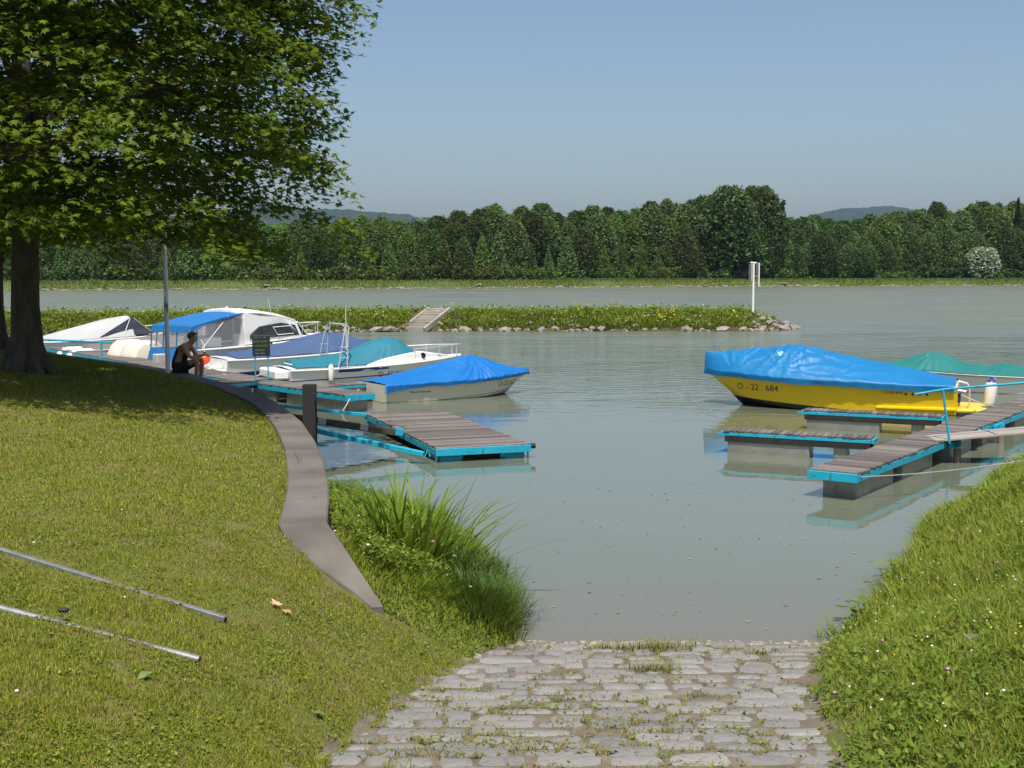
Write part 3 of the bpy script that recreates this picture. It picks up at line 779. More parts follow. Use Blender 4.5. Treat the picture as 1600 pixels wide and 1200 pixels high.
for z, ws in ((1.11, (.12, .06, .08)), (1.01, (.16, .17)), (.79, (.25,)), (.71, (.10, .13))):
    mb = MB(); x = -sum(ws) / 2 - .015 * len(ws)
    for w in ws:
        k = 0
        while k < w - .012:
            mb.box((x + k, -.0165, z), (.016, .003, random.uniform(.038, .05))); k += .024
        x += w + .03
    mb.build('lettering', M_sgrey, bo)

# flag pole
M_alu = surf('pale_pole_paint', (.76, .77, .78), (.66, .67, .68), scale=6, rough=.5)
o = thing('flag_pole', 'tall thin galvanised pole standing at the lawn edge behind the seated person', 'pole', (-7.38, 26.0, 1.0))
mb = MB(); mb.tube([(0, 0, 0), (0, 0, 2.2)], .05, 10); mb.build('lower_tube', M_alu, o, smooth=True)
mb = MB(); mb.tube([(0, 0, 2.2), (0, 0, 5.3)], .042, 10); mb.build('upper_tube', M_alu, o, smooth=True)
mb = MB(); mb.box((0, -.05, 1.45), (.05, .05, .12)); mb.tube([(.04, -.05, 1.5), (.05, -.06, 1.3)], .012, 6); mb.build('cleat', M_steel, o)

# ================================================================== BOATS
def sm(a, b, x):
    t = np.clip((np.asarray(x, float) - a) / (b - a), 0, 1); return t * t * (3 - 2 * t)

class Hull:
    """planing hull: local x from the transom (0) to the stem (L), y to port, z from the waterline"""
    def __init__(s, L, B, hs, hb, draft=.22, rake=.7, full=2.4, trans=.86, flare=.82, dip=0.0):
        s.__dict__.update(L=L, B=B, hs=hs, hb=hb, draft=draft, rake=rake, full=full, trans=trans, flare=flare, dip=dip)
    def g(s, u):
        u = np.asarray(u, float)
        f = (s.trans + (1 - s.trans) * np.sin(np.clip(u / .42, 0, 1) * np.pi / 2)) * (1 - np.clip((u - .42) / .58, 0, 1) ** s.full)
        return np.maximum(s.B / 2 * f, .012)
    def sheer(s, u):
        u = np.asarray(u, float); return s.hs + (s.hb - s.hs) * u ** 1.7 - s.dip * np.sin(np.pi * u)
    def point(s, u, v, side):
        """v 0 keel .. .35 chine .. 1 gunwale"""
        g, sh = float(s.g(u)), float(s.sheer(u))
        cb = g * (s.flare - .22 * u * u); cz = -.03 + .62 * sh * max(u - .35, 0) ** 1.9 * 1.6
        kz = -s.draft + (s.draft + .12 * sh) * max(u - .55, 0) ** 2 * 3.2
        kz = min(kz, cz - .02)
        if v <= .35: t = v / .35; y, z = cb * t, kz + (cz - kz) * t ** 1.15
        else:
            t = (v - .35) / .65; y = cb + (g - cb) * t ** (1.0 + .5 * u); z = cz + (sh - cz) * t
        x = u * s.L - s.rake * (1 - v) ** 1.1 * u ** 5
        return Vector((x, side * y, z))
    def build(s, root, mat, deckmat, name='hull', deckz=-.06, rail=None):
        us = np.concatenate([np.linspace(0, .6, 10), np.linspace(.65, 1, 14)]); vs = [1, .92, .83, .7, .58, .46, .36, .33, .2, .1, 0]
        rings = []
        for u in us:
            rings.append([s.point(u, v, 1) for v in vs] + [s.point(u, v, -1) for v in vs[-2::-1]])
        mb = MB(); mb.loft(rings, closed=False); n = len(rings[0]); mb.f.append(tuple(range(n)))
        ho = mb.build(name, mat, root, smooth=True)
        s.bvh = BVHTree.FromPolygons([tuple(p) for p in mb.v], [f for f in mb.f])
        dk = MB(); V = []
        for u in us:
            p, q = s.point(u, 1, .985), s.point(u, 1, -.985); V.append([p + Vector((0, 0, deckz)), Vector((p.x, 0, p.z + deckz + .03)), q + Vector((0, 0, deckz))])
        dk.loft(V, closed=False); dk.build('deck', deckmat, root, smooth=True)
        if rail:
            for side in (1, -1):
                rb = MB(); rb.tube([s.point(u, .985, side) * 1 + Vector((0, side * .012, 0)) for u in us], rail[1], 6); rb.build('rub_rail', rail[0], root, smooth=True)
        return ho
    def stick(s, me, x0, z0, side, mat4=None):
        """lay flat print on the hull side: mesh in x,z plane about the origin"""
        for v in me.vertices:
            x, z = x0 + v.co.x, z0 + v.co.z; off = abs(v.co.y)
            hit = s.bvh.ray_cast(Vector((x, side * 4.0, z)), Vector((0, -side, 0)))
            y = hit[0].y if hit[0] else side * s.B / 2
            v.co = Vector((x, y + side * (.004 + off), z))
        return me
    def text(s, root, body, size, mat, x0, z0, side, name='lettering', shear=0.0):
        M = TX if side < 0 else Matrix.Rotation(R(180), 4, 'Z') @ TX
        me = print_text(body, size, mat, None, name, M, ext=0.0, shear=shear)
        s.stick(me, x0, z0, side); return link(name, me, root)

def cover_mesh(h, ridge, u0=0.0, u1=1.0, skirt=.12, prof=1.25, folds=(), amp=.012, seed=0, over=.03, flap=True, crest=.0, name='cover', hem=.012, lift=.015, stern=0.0):
    """tarpaulin stretched over the gunwale: ridge [(u,height)], folds [(u,w,strength,count)] run from hard points underneath"""
    nu, nw = 130, 81
    us = np.linspace(u0, u1, nu); ws = np.linspace(-1, 1, nw)
    U, W = np.meshgrid(us, ws, indexing='ij')
    g = h.g(U) + over; sh = h.sheer(U) + lift
    ws_edge = .90
    t = np.clip(np.abs(W) / ws_edge, 0, 1)
    y = np.sign(W) * g * t
    rz = np.interp(U, [p[0] for p in ridge], [p[1] for p in ridge])
    k = np.ones(5) / 5
    z = sh + rz * (1 - t ** prof) + crest * (1 - t)
    drop = np.clip((np.abs(W) - ws_edge) / (1 - ws_edge), 0, 1)
    hemw = .35 * hem * np.sin(U * 90 + seed + 6 * fbm(U * 9, W * 0, seed)) + hem * 2.2 * fbm(U * 11, W * 0 + np.sign(W) * 3, seed + 1)
    z = z - drop * (skirt + stern * np.exp(-np.clip(U - u0, 0, 1) / .10) + hemw); y = y - np.sign(W) * drop * .02 + np.sign(W) * drop * hemw * .6
    x = U * h.L
    # folds
    d = amp * fbm(U * 9, W * 2.2, seed + 3) * (1 - drop) + amp * .7 * fbm(U * 26, W * 4, seed + 4) * (.3 + t)
    for (fu, fw, st, cnt) in folds:
        dx = (U - fu) * h.L; dy = y - fw * h.B / 2; r = np.hypot(dx, dy) + 1e-3; th = np.arctan2(dy, dx)
        saw = np.abs(((th * cnt / 3.14 + .6 * fbm(th * 2, r * 1.5, seed + 7)) % 1) * 2 - 1)
        d = d + 1.5 * st * ((1 - saw) ** 2.2 - .25) * np.clip(r / .30, 0, 1) * np.exp(-r / 1.1) * (.45 + .55 * np.clip(fbm(th * 3, r * .5, seed + 9) * 2 + .5, 0, 1))
    z = z + d * np.where(drop > 0, .25, 1)
    z = np.maximum(z, np.where(drop > 0, -9, sh - .02))
    V = np.stack([x, y, z], -1)
    if flap:
        a = V[0].copy(); a[:, 0] -= .03; a[:, 2] = np.minimum(a[:, 2], h.sheer(u0) - skirt - stern + hemw[0] * .8); b = V[0].copy(); b[:, 0] -= .025; b[:, 2] -= .015
        V = np.concatenate([a[None], b[None], V]); nu += 2
    c = V[-1].copy(); c[:, 0] += .03; c[:, 2] = np.minimum(c[:, 2], h.sheer(u1) - skirt); V = np.concatenate([V, c[None]]); nu += 1
    i = np.arange(nu * nw).reshape(nu, nw)
    F = np.stack([i[:-1, :-1], i[1:, :-1], i[1:, 1:], i[:-1, 1:]], -1).reshape(-1, 4)
    return V.reshape(-1, 3), F

def add_cover(root, h, mat, *a, name='cover', **k):
    V, F = cover_mesh(h, *a, **k)
    return link(name, np_mesh(name, V, F, mat, True), root)

def tarp(name, c, rough=.5, crease=.010):
    m = surf(name, c, tuple(x * .86 for x in c), scale=1.2, rough=rough, bump=crease, bscale=5, detail=8, spec=.45, stretch=(1, 1.6, 1)); return m
def gelcoat(name, c, c2=None, line=None, slope=0.0):
    """hull paint; line = (z, colour below) for a painted boot top"""
    m, t, b = nt(name); n = noise_node(t, 2.5, 4); out = mix_rgb(t, n.outputs['Fac'], c, tuple(x * .9 for x in c))
    for (z, cc, sl) in (line or []):
        tc = t.nodes.new('ShaderNodeTexCoord'); sp = t.nodes.new('ShaderNodeSeparateXYZ'); t.links.new(tc.outputs['Object'], sp.inputs[0])
        zz = math_node(t, 'MULTIPLY_ADD', sp.outputs['X'], -sl); t.links.new(sp.outputs['Z'], zz.node.inputs[2])
        out = mix_rgb(t, math_node(t, 'LESS_THAN', zz, z), out, cc)
    # waterline scum
    tc = t.nodes.new('ShaderNodeTexCoord'); sp = t.nodes.new('ShaderNodeSeparateXYZ'); t.links.new(tc.outputs['Object'], sp.inputs[0])
    nn = noise_node(t, 6, 3); th = math_node(t, 'MULTIPLY_ADD', nn.outputs['Fac'], .05); th.node.inputs[2].default_value = -.005
    out = mix_rgb(t, math_node(t, 'MULTIPLY', math_node(t, 'LESS_THAN', sp.outputs['Z'], th), .6), out, (.16, .12, .06))
    t.links.new(out, b.inputs['Base Color']); b.inputs['Roughness'].default_value = .28; b.inputs['Specular IOR Level'].default_value = .5
    return m

M_gel = gelcoat('white_gelcoat', (.82, .81, .79)); M_cream = surf('cream_gelcoat', (.68, .62, .53), (.60, .54, .45), scale=3, rough=.35)
M_deckw = surf('deck_white', (.62, .61, .58), rough=.5); M_ink = surf('black_vinyl', (.015, .015, .02), rough=.4); M_navyink = surf('navy_vinyl', (.02, .03, .12), rough=.4); M_purple = surf('plum_vinyl', (.10, .03, .10), rough=.4)
M_glass = surf('tinted_window', (.02, .025, .03), (.05, .055, .06), rough=.08, spec=.8); M_fender = surf('fender_white', (.74, .72, .68), (.66, .63, .58), scale=5, rough=.4); M_fblue = surf('fender_blue', (.02, .05, .30), rough=.35)
T_blue = tarp('blue_tarpaulin', (.003, .150, .37)); T_bright = tarp('bright_blue_tarpaulin', (.003, .135, .43)); T_teal = tarp('teal_canvas', (.012, .150, .215), .7, .003); T_navy = tarp('slate_blue_canvas', (.045, .085, .185), .75, .003)
T_green = tarp('green_tarpaulin', (.012, .155, .145), .55); T_grey = tarp('grey_canvas', (.155, .148, .140), .85, .003); T_lgrey = tarp('light_grey_canvas', (.40, .41, .41), .8, .003); T_bimini = tarp('blue_acrylic_canvas', (.008, .13, .36), .75, .002)

def disc(c, r, nrm, th=.012, n=14):
    mb = MB(); c = Vector(c); nrm = Vector(nrm).normalized(); mb.tube([c - nrm * th, c + nrm * th], r, n); return mb
def fender(root_loc, label, r=.11, h=.52, lean=0.0, cap=M_fblue):
    o = thing('fender', label, 'fender', root_loc); o.rotation_euler = (0, lean, 0)
    mb = MB(); P = [(0, .03), (.02, .06), (.05, r * .85), (.10, r), (h * .78, r), (h * .86, r * .86)]
    mb.tube([(0, 0, z) for z, _ in P], [q for _, q in P], 14); mb.build('body', M_fender, o, smooth=True)
    mb = MB(); P = [(h * .855, r * .88), (h * .93, r * .62), (h * .97, r * .3), (h * 1.03, r * .22)]
    mb.tube([(0, 0, z) for z, _ in P], [q for _, q in P], 12); mb.build('cap', cap, o, smooth=True)
    mb = MB(); mb.tube([(0, 0, h), (r * .5, 0, h * 1.06), (r * 1.1, .0, h * .7), (r * 1.25, 0, h * .3)], .009, 6); mb.build('rope', M_rope, o)
    return o

# ---- yellow boat under a blue tarpaulin
yb = thing('motorboat', 'yellow motorboat under a big blue tarpaulin at the right walkway', 'boat', (10.1, 27.4, 0), math.atan2(.37, -.93))
hy = Hull(5.8, 2.1, .66, .84, draft=.22, rake=.95, full=2.8, trans=.88, flare=.84)
M_yellow = gelcoat('yellow_gelcoat', (.82, .56, .010), line=[(-.085, (.012, .013, .016), .062)])
hy.build(yb, M_yellow, M_deckw, rail=(M_yellow, .018))
add_cover(yb, hy, T_blue, [(0, .10), (.12, .24), (.3, .40), (.52, .62), (.64, .70), (.76, .58), (.9, .46), (.985, .40), (1, .38)], u0=-.01, skirt=.13, prof=1.5, folds=((.64, .15, .06, 7), (.66, .85, .07, 9), (.86, .6, .05, 6), (.45, .9, .03, 6)), amp=.018, seed=2, over=.045)
hy.text(yb, 'O - 22 . 684', .21, M_ink, 4.42, .47, 1, 'registration_number'); hy.text(yb, 'Crescent', .11, M_ink, 1.35, .50, 1, shear=.3)
for i in range(4):
    x = .62 + i * .15; y = hy.bvh.ray_cast(Vector((x, 4, .47)), Vector((0, -1, 0)))[0].y
    disc((x, y, .47), .030, (0, 1, .1), .008).build('vent', M_ink, yb)
mb = MB(); mb.prism([(-.62, -.78), (.0, -.86), (.0, .90), (-.62, .80)], .10, .16); mb.build('swim_platform', M_yellow, yb, bevel=.015)
mb = MB(); mb.loft([[(x, hy.bvh.ray_cast(Vector((x, 4, .15)), Vector((0, -1, 0)))[0].y + a, z) for a, z in ((-.02, .12), (w, .13), (w, .17), (-.02, .19))] for x, w in ((.02, .06), (.5, .06), (1.3, .05), (1.7, .03))]); mb.build('side_step', M_yellow, yb, smooth=True)
lad = None
for y in (.30, .52):
    mb = MB(); mb.tube([(-.25, y, .15), (-.25, y, .60), (-.20, y, .70), (-.05, y, .74), (.12, y, .70), (.16, y, .62), (.05, y, .56), (-.18, y, .52)], .016, 8)
    o = mb.build('ladder_rail', M_chrome, yb, smooth=True); lad = lad or o
for z in (.25, .40): 
    mb = MB(); mb.tube([(-.25, .30, z), (-.25, .52, z)], .014, 8); mb.build('ladder_step', M_chrome, lad, smooth=True)
mb = MB(); mb.box((-.03, -.1, .34), (.05, .5, .24)); mb.build('transom_pad', M_navyink, yb, bevel=.01)
V, F = cover_mesh(hy, [(0, .10), (.12, .24), (.3, .40), (.52, .62), (.64, .70), (.76, .58), (.9, .46), (.985, .40), (1, .38)], u0=-.01, skirt=.13, prof=1.5, folds=((.64, .15, .06, 7), (.66, .85, .07, 9), (.86, .6, .05, 6), (.45, .9, .03, 6)), amp=.018, seed=2, over=.045)
bv = BVHTree.FromPolygons([tuple(p) for p in V], [tuple(f) for f in F]); mb = MB(); ring = []
for k in range(14):
    a = 2 * math.pi * k / 14; p = bv.ray_cast(Vector((3.95 + .10 * math.cos(a), .40 + .07 * math.sin(a), 5)), Vector((0, 0, -1)))[0]; ring.append((p.x, p.y, p.z + .006))
p = bv.ray_cast(Vector((3.95, .40, 5)), Vector((0, 0, -1)))[0]; mb.add(ring + [(p.x, p.y, p.z + .008)], [(k, (k + 1) % 14, 14) for k in range(14)])
mb.build('cover_patch', surf('pale_patch', (.10, .42, .52), (.3, .5, .55), scale=12, rough=.5), yb)
fender((10.62, 26.92, .165), 'white fender with a blue cap on the swim platform of the yellow boat', r=.125, h=.66, lean=.06)

# ---- boat under green tarpaulin behind it
gb = thing('motorboat', 'white boat under a sagging green tarpaulin behind the yellow boat', 'boat', (14.9, 31.7, 0), R(157))
hg = Hull(5.2, 1.9, .46, .60, rake=.6); hg.build(gb, M_gel, M_deckw, rail=(M_gel, .02))
add_cover(gb, hg, T_green, [(0, .10), (.1, .14), (.26, .14), (.36, .28), (.44, .16), (.56, .22), (.66, .44), (.74, .46), (.86, .20), (1, .06)], u0=-.01, skirt=.02, prof=1.1, folds=((.70, .1, .03, 6), (.36, .1, .03, 5)), amp=.012, seed=5)

# ---- bright blue covered boat on the left
b1 = thing('motorboat', 'cream runabout fully wrapped in a bright blue tarpaulin beside the pontoon', 'boat', (-3.48, 30.0, 0), R(31))
h1 = Hull(4.55, 1.86, .44, .56, draft=.2, rake=.75, full=2.3, flare=.85); M_creamhull = gelcoat('cream_hull', (.66, .63, .53), line=[(-.07, (.20, .24, .20), .055), (-.085, (.66, .63, .53), .055)])
h1.build(b1, M_creamhull, M_deckw, rail=(M_creamhull, .018))
add_cover(b1, h1, T_bright, [(0, .02), (.06, .10), (.2, .20), (.4, .36), (.55, .47), (.62, .50), (.68, .44), (.8, .24), (.92, .10), (1, .05)], u0=-.015, skirt=.09, stern=.16, prof=1.6, folds=((.62, -.25, .09, 13), (.62, .3, .05, 8), (.12, -.7, .04, 6)), amp=.013, seed=11, over=.035)
h1.text(b1, 'O-25.567', .19, M_ink, 3.66, .31, -1, 'registration_number'); h1.text(b1, 'Boote Feichtner', .085, M_ink, .95, .245, -1)
mb = MB(); mb.box((-.16, 0, .05), (.26, .30, .26)); mb.build('outboard', M_rubber, b1, bevel=.04)

# ---- teal covered boat with an aluminium arch
b2 = thing('motorboat', 'white sports boat with blue flashes, teal cover and aluminium arch', 'boat', (-6.45, 33.95, 0), R(27))
h2 = Hull(5.5, 2.0, .50, .72, draft=.22, rake=.8, full=2.2); M_b2 = gelcoat('white_blue_hull', (.82, .81, .79), line=[(.20, (.03, .05, .25), .035), (.165, (.60, .60, .56), .035)])
h2.build(b2, M_b2, M_gel, deckz=.02, rail=(M_gel, .022))
add_cover(b2, h2, T_teal, [(0, .16), (.1, .20), (.25, .24), (.36, .34), (.48, .58), (.56, .66), (.62, .60), (.70, .30), (.72, .18)], u0=.04, u1=.72, skirt=.02, prof=1.7, folds=((.55, -.3, .03, 8),), amp=.01, seed=14, over=-.12, lift=.06)
mb = MB(); mb.loft([[(x, y * .9, h2.hs + dz) for y, dz in ((-.9, -.25), (.9, -.25), (.9, 0), (-.9, 0))] for x in (-.42, -.02)]); mb.build('swim_platform', M_gel, b2, bevel=.04)
for s in (1, -1):
    mb = MB(); mb.loft([[(x, s * (float(h2.g(x / 5.5)) - .10 + o_), float(h2.sheer(x / 5.5)) + z) for o_, z in ((0, .0), (0, .02 + hh), (-.10, .03 + hh * 1.1), (-.14, 0))] for x, hh in ((2.2, .02), (2.8, .14), (3.6, .22), (4.4, .14), (5.0, .03))]); mb.build('coaming', M_gel, b2, smooth=True)
mb = MB(); mb.box((0, 0, 0), (1.5, .002, .13)); me = mb.mesh('blue_flash', M_fblue)
bm = bmesh.new(); bm.from_mesh(me); bmesh.ops.subdivide_edges(bm, edges=bm.edges, cuts=8); bm.to_mesh(me); bm.free()
for v in me.vertices: v.co.z = (v.co.z + .02) * (1 - .7 * max(0, v.co.x) / .75) + v.co.x * .02
h2.stick(me, 2.1, .46, -1); link('blue_flash', me, b2)
h2.text(b2, 'Sealine', .13, M_ink, 1.75, .46, -1, shear=.35); h2.text(b2, 'O -50.093', .20, M_purple, 2.95, .30, -1, 'registration_number')
mb = MB(); x = 4.0; mb.tube([(x, -float(h2.g(x / 5.5)) + .085, .78), (x + .02, -float(h2.g(x / 5.5)) + .13, .79)], .085, 14); po = mb.build('porthole', M_ink, b2)
mb = MB(); mb.tube([(3.7, -.72, .98), (4.6, -.50, 1.02), (5.4, -.12, 1.04), (5.5, 0, 1.04), (5.4, .12, 1.04), (4.6, .5, 1.02), (3.7, .72, .98)], .016, 8); br = mb.build('bow_rail', M_chrome, b2, smooth=True)
for x, y in ((4.6, .50), (4.6, -.5), (5.3, -.18), (5.3, .18), (3.75, .71), (3.75, -.71)):
    mb = MB(); mb.tube([(x, y, .70), (x, y, 1.01)], .014, 6); mb.build('stanchion', M_chrome, br, smooth=True)
arch = None
for s in (1, -1):
    for xo in (0, .22):
        mb = MB(); mb.tube([(1.35 + xo * 1.2, s * .92, .52), (1.52 + xo * .6, s * .86, 1.30), (1.60 + xo * .5, s * .80, 1.66)], .020, 8); o = mb.build('arch_leg', M_chrome, b2, smooth=True); arch = arch or o
    for z in (.8, 1.1):
        mb = MB(); mb.tube([(1.40, s * .90, z), (1.66, s * .90, z)], .014, 6); mb.build('arch_brace', M_chrome, b2, smooth=True)
for xo in (0, .11):
    mb = MB(); mb.tube([(1.60 + xo, -.80, 1.66), (1.60 + xo, -.5, 1.72), (1.60 + xo, .5, 1.72), (1.60 + xo, .80, 1.66)], .020, 8); mb.build('arch_top', M_chrome, b2, smooth=True)
mb = MB(); mb.tube([(1.62, -.84, .9), (1.60, -.86, 2.25)], [.014, .008], 6); mb.build('antenna', M_gel, b2, smooth=True)
mb = MB(); mb.tube([(.2, -.4, .62), (.2, .4, .62)], .02, 6); mb.build('stern_roll', M_gel, b2)
fender((-5.02, 33.6, .18), 'slim white fender hanging on the side of the teal covered boat', r=.075, h=.46, cap=M_fender)

# ---- slate blue covered bowrider
b3 = thing('motorboat', 'white bowrider with navy bottom and slate blue cover', 'boat', (-9.0, 36.9, 0), R(34))
h3 = Hull(6.0, 2.2, .58, .84, draft=.25, rake=.9, full=2.3); M_b3 = gelcoat('white_navy_hull', (.82, .81, .79), line=[(.17, (.012, .02, .075), .055)])
h3.build(b3, M_b3, M_gel, deckz=.01, rail=(M_gel, .022))
add_cover(b3, h3, T_navy, [(0, .10), (.15, .16), (.35, .30), (.5, .48), (.6, .56), (.68, .50), (.8, .24), (.93, .06), (.95, .04)], u0=.06, u1=.95, skirt=.02, prof=1.6, folds=((.6, -.2, .025, 8),), amp=.01, seed=19, over=-.05, lift=.04)
mb = MB(); mb.loft([[(x, y, .30 + dz) for y, dz in ((-.9, -.14), (.9, -.14), (.9, .0), (-.9, .0))] for x in (-.62, -.01)]); mb.build('swim_platform', M_gel, b3, bevel=.04)
for y in (-.55, .5):
    mb = MB(); mb.box((-.2, y, .36), (.3, .3, .10)); mb.build('stern_moulding', M_gel, b3, bevel=.03)
h3.text(b3, 'BAYLINER', .11, surf('pale_lettering', (.45, .44, .42)), 3.2, .56, -1, shear=.1)

# ---- cabin cruiser with blue camper top
b4 = thing('cabin_cruiser', 'white cabin cruiser with blue canvas camper top and hard roof', 'boat', (-10.7, 38.6, 0), R(51))
h4 = Hull(6.1, 2.35, .78, 1.05, draft=.3, rake=.9, full=2.4); h4.build(b4, gelcoat('white_cruiser_hull', (.76, .75, .72)), M_gel, deckz=-.01, rail=(M_gel, .025))
h4.text(b4, 'QUICKSILVER', .19, M_navyink, 2.25, .56, -1, shear=.3)
mb = MB(); mb.tube([h4.point(u, .80, -1) + Vector((0, -.004, 0)) for u in np.linspace(.25, .62, 8)], .012, 5); mb.build('side_stripe', M_navyink, b4)
def quad_panel(P, mat, name, parent, th=.02):
    P = [Vector(p) for p in P]; nrm = (P[1] - P[0]).cross(P[2] - P[0]).normalized(); mb = MB(); n = len(P)
    mb.add([p - nrm * th / 2 for p in P] + [p + nrm * th / 2 for p in P], [tuple(range(n)), tuple(range(n, 2 * n))] + [(k, (k + 1) % n, n + (k + 1) % n, n + k) for k in range(n)])
    return mb.build(name, mat, parent)
rings = []                                                       # hard roof, crowned and tapering forward
for x, w, z in ((1.75, .86, 1.90), (1.9, .98, 1.93), (2.6, 1.0, 1.90), (3.6, .94, 1.76), (4.25, .84, 1.60), (4.42, .70, 1.53)):
    rings.append([(x, y * w, z + .07 * (1 - y * y) + dz) for y, dz in ((-1, -.05), (-.98, .0), (-.6, .02), (0, .03), (.6, .02), (.98, 0), (1, -.05), (.5, -.06), (-.5, -.06))])
mb = MB(); mb.loft(rings); roof = mb.build('roof', M_gel, b4, smooth=True)
mb = MB(); mb.box((2.05, 0, 2.02), (.06, .06, .09)); mb.build('mast_light', M_gel, roof)
for s in (-1, 1):
    y0, y1 = s * 1.02, s * .92
    quad_panel([(1.95, y0, .84), (4.55, s * .86, .98), (4.30, s * .80, 1.55), (3.55, y1, 1.72), (1.95, s * .97, 1.88), (1.95, y0, 1.2)], M_gel, 'cabin_side', b4, .04)
    w = quad_panel([(2.15, y0 + s * .028, 1.02), (4.38, s * .885 + s * .0, 1.08), (4.22, s * .86, 1.42), (3.5, s * .965, 1.52), (2.55, s * 1.015, 1.42), (2.15, s * 1.035, 1.15)], M_glass, 'side_window', b4, .02)
    mb = MB(); fr = [(3.15, s * 1.005, 1.38), (3.95, s * .93, 1.40), (4.12, s * .91, 1.14), (3.35, s * .99, 1.12)]; mb.tube(fr + [fr[0]], .014, 6); mb.build('window_frame', M_gel, w)
    mb = MB(); mb.tube([(4.35, s * .82, 1.52), (4.95, s * .70, 1.02)], .03, 6); mb.build('windscreen_post', M_gel, b4, smooth=True)
quad_panel([(4.95, -.70, 1.04), (4.95, .70, 1.04), (4.37, .80, 1.52), (4.37, -.80, 1.52)], M_glass, 'windscreen', b4, .015)
for (y0_, y1_) in ((-.98, -.45), (.45, .98)): quad_panel([(1.93, y0_, .8), (1.93, y1_, .8), (1.93, y1_, 1.84), (1.93, y0_, 1.84)], M_gel, 'bulkhead', b4, .04)
quad_panel([(1.90, -.85, 1.2), (1.90, -.55, 1.2), (1.90, -.55, 1.7), (1.90, -.85, 1.7)], M_glass, 'bulkhead_window', b4, .03)
# camper top: canvas roof, valance, clear side panels, blue frame strips
rings = []
for x, w, z in ((-.15, 1.00, 1.50), (-.10, 1.04, 1.57), (.5, 1.06, 1.70), (1.2, 1.06, 1.84), (1.85, 1.02, 1.93)):
    rings.append([(x, y * w, z - .06 * y * y - dz) for y, dz in ((-1, .20 if x < .2 else .06), (-1, 0), (-.5, 0), (0, 0), (.5, 0), (1, 0), (1, .20 if x < .2 else .06))])
mb = MB(); mb.loft(rings, closed=False); cano = mb.build('canopy', T_bimini, b4, smooth=True)
quad_panel([(-.15, -1.0, 1.50), (-.15, 1.0, 1.50), (-.20, 1.0, 1.30), (-.20, -1.0, 1.30)], T_bimini, 'valance', cano, .01)
quad_panel([(-.22, -1.02, .80), (-.22, 1.02, .80), (-.45, 1.0, .12), (-.45, -1.0, .12)], T_bimini, 'stern_curtain', b4, .01)
def clear_vinyl():
    m, t, b = nt('clear_vinyl'); b.inputs['Base Color'].default_value = (.55, .55, .55, 1); b.inputs['Roughness'].default_value = .12; b.inputs['Alpha'].default_value = .16
    return m
M_clear = clear_vinyl()
quad_panel([(-.20, -1.0, .82), (-.20, 1.0, .82), (-.16, 1.0, 1.32), (-.16, -1.0, 1.32)], M_clear, 'rear_window', b4, .006)
for s in (-1, 1):
    quad_panel([(-.16, s * 1.06, .82), (1.85, s * 1.08, .86), (1.85, s * 1.02, 1.84), (.2, s * 1.06, 1.52), (-.12, s * 1.04, 1.32)], M_clear, 'side_curtain', b4, .006)
    for x in (-.18, .02): 
        mb = MB(); mb.bar((x, s * 1.06, .80), (x + .06, s * 1.045, 1.42), .05, .012); mb.build('canvas_strip', T_bimini, b4)
    mb = MB(); mb.tube([(.25, s * 1.05, .80), (1.3, s * 1.02, 1.80)], .012, 6); mb.build('canopy_bow', M_chrome, b4)
for y in (-.35, .35):
    mb = MB(); mb.bar((-.21, y, .80), (-.165, y, 1.42), .05, .012); mb.build('canvas_strip', T_bimini, b4)
mb = MB(); mb.loft([[(x, y, .30 + dz) for y, dz in ((-.95, -.16), (.95, -.16), (.95, 0), (-.95, 0))] for x in (-.9, -.3)]); mb.build('swim_platform', M_gel, b4, bevel=.04)
mb = MB(); mb.box((-.85, -.35, .52), (.34, .26, .30)); mb.box((-.88, -.35, .25), (.14, .14, .36)); mb.build('outboard', surf('grey_cowl', (.42, .42, .40), rough=.4), b4, bevel=.03)
mb = MB(); mb.tube([(4.6, -.78, 1.36), (5.5, -.45, 1.42), (6.05, -.1, 1.44), (6.1, 0, 1.44), (6.05, .1, 1.44), (5.5, .45, 1.42), (4.6, .78, 1.36)], .018, 8); br = mb.build('bow_rail', M_chrome, b4, smooth=True)
for x, y in ((4.62, .77), (4.62, -.77), (5.5, .45), (5.5, -.45), (6.02, 0)):
    mb = MB(); mb.tube([(x, y, .98), (x, y, 1.41)], .015, 6); mb.build('stanchion', M_chrome, br, smooth=True)
mb = MB(); mb.tube([(3.2, -.95, 1.5), (2.95, -1.0, 2.35)], [.012, .006], 6); mb.build('antenna', M_gel, b4)
disc((2.9, -1.19, .88), .05, (0, -1, .05), .006).build('badge', M_navyink, b4)
mb = MB(); mb.box((.9, -.2, .95), (.9, .9, .4)); mb.build('cockpit_seat', M_gel, b4, bevel=.06)
# orange mooring buoy hanging at its side
o = thing('mooring_buoy', 'round bright orange buoy hanging beside the seated person', 'buoy', (-9.30, 36.7, .36))
mb = MB(); mb.ball((0, 0, .21), .175, 18, 12); mb.build('ball', surf('orange_buoy', (.85, .10, .012), (.80, .08, .01), rough=.35), o, smooth=True)
mb = MB(); mb.tube([(0, 0, .36), (0, 0, .43)], .035, 8); mb.build('eye', M_rubber, o, smooth=True)
mb = MB(); mb.tube([(0, 0, .42), (-.08, .3, .62), (-.3, .8, .75)], .010, 6); mb.build('rope', M_rope, o)

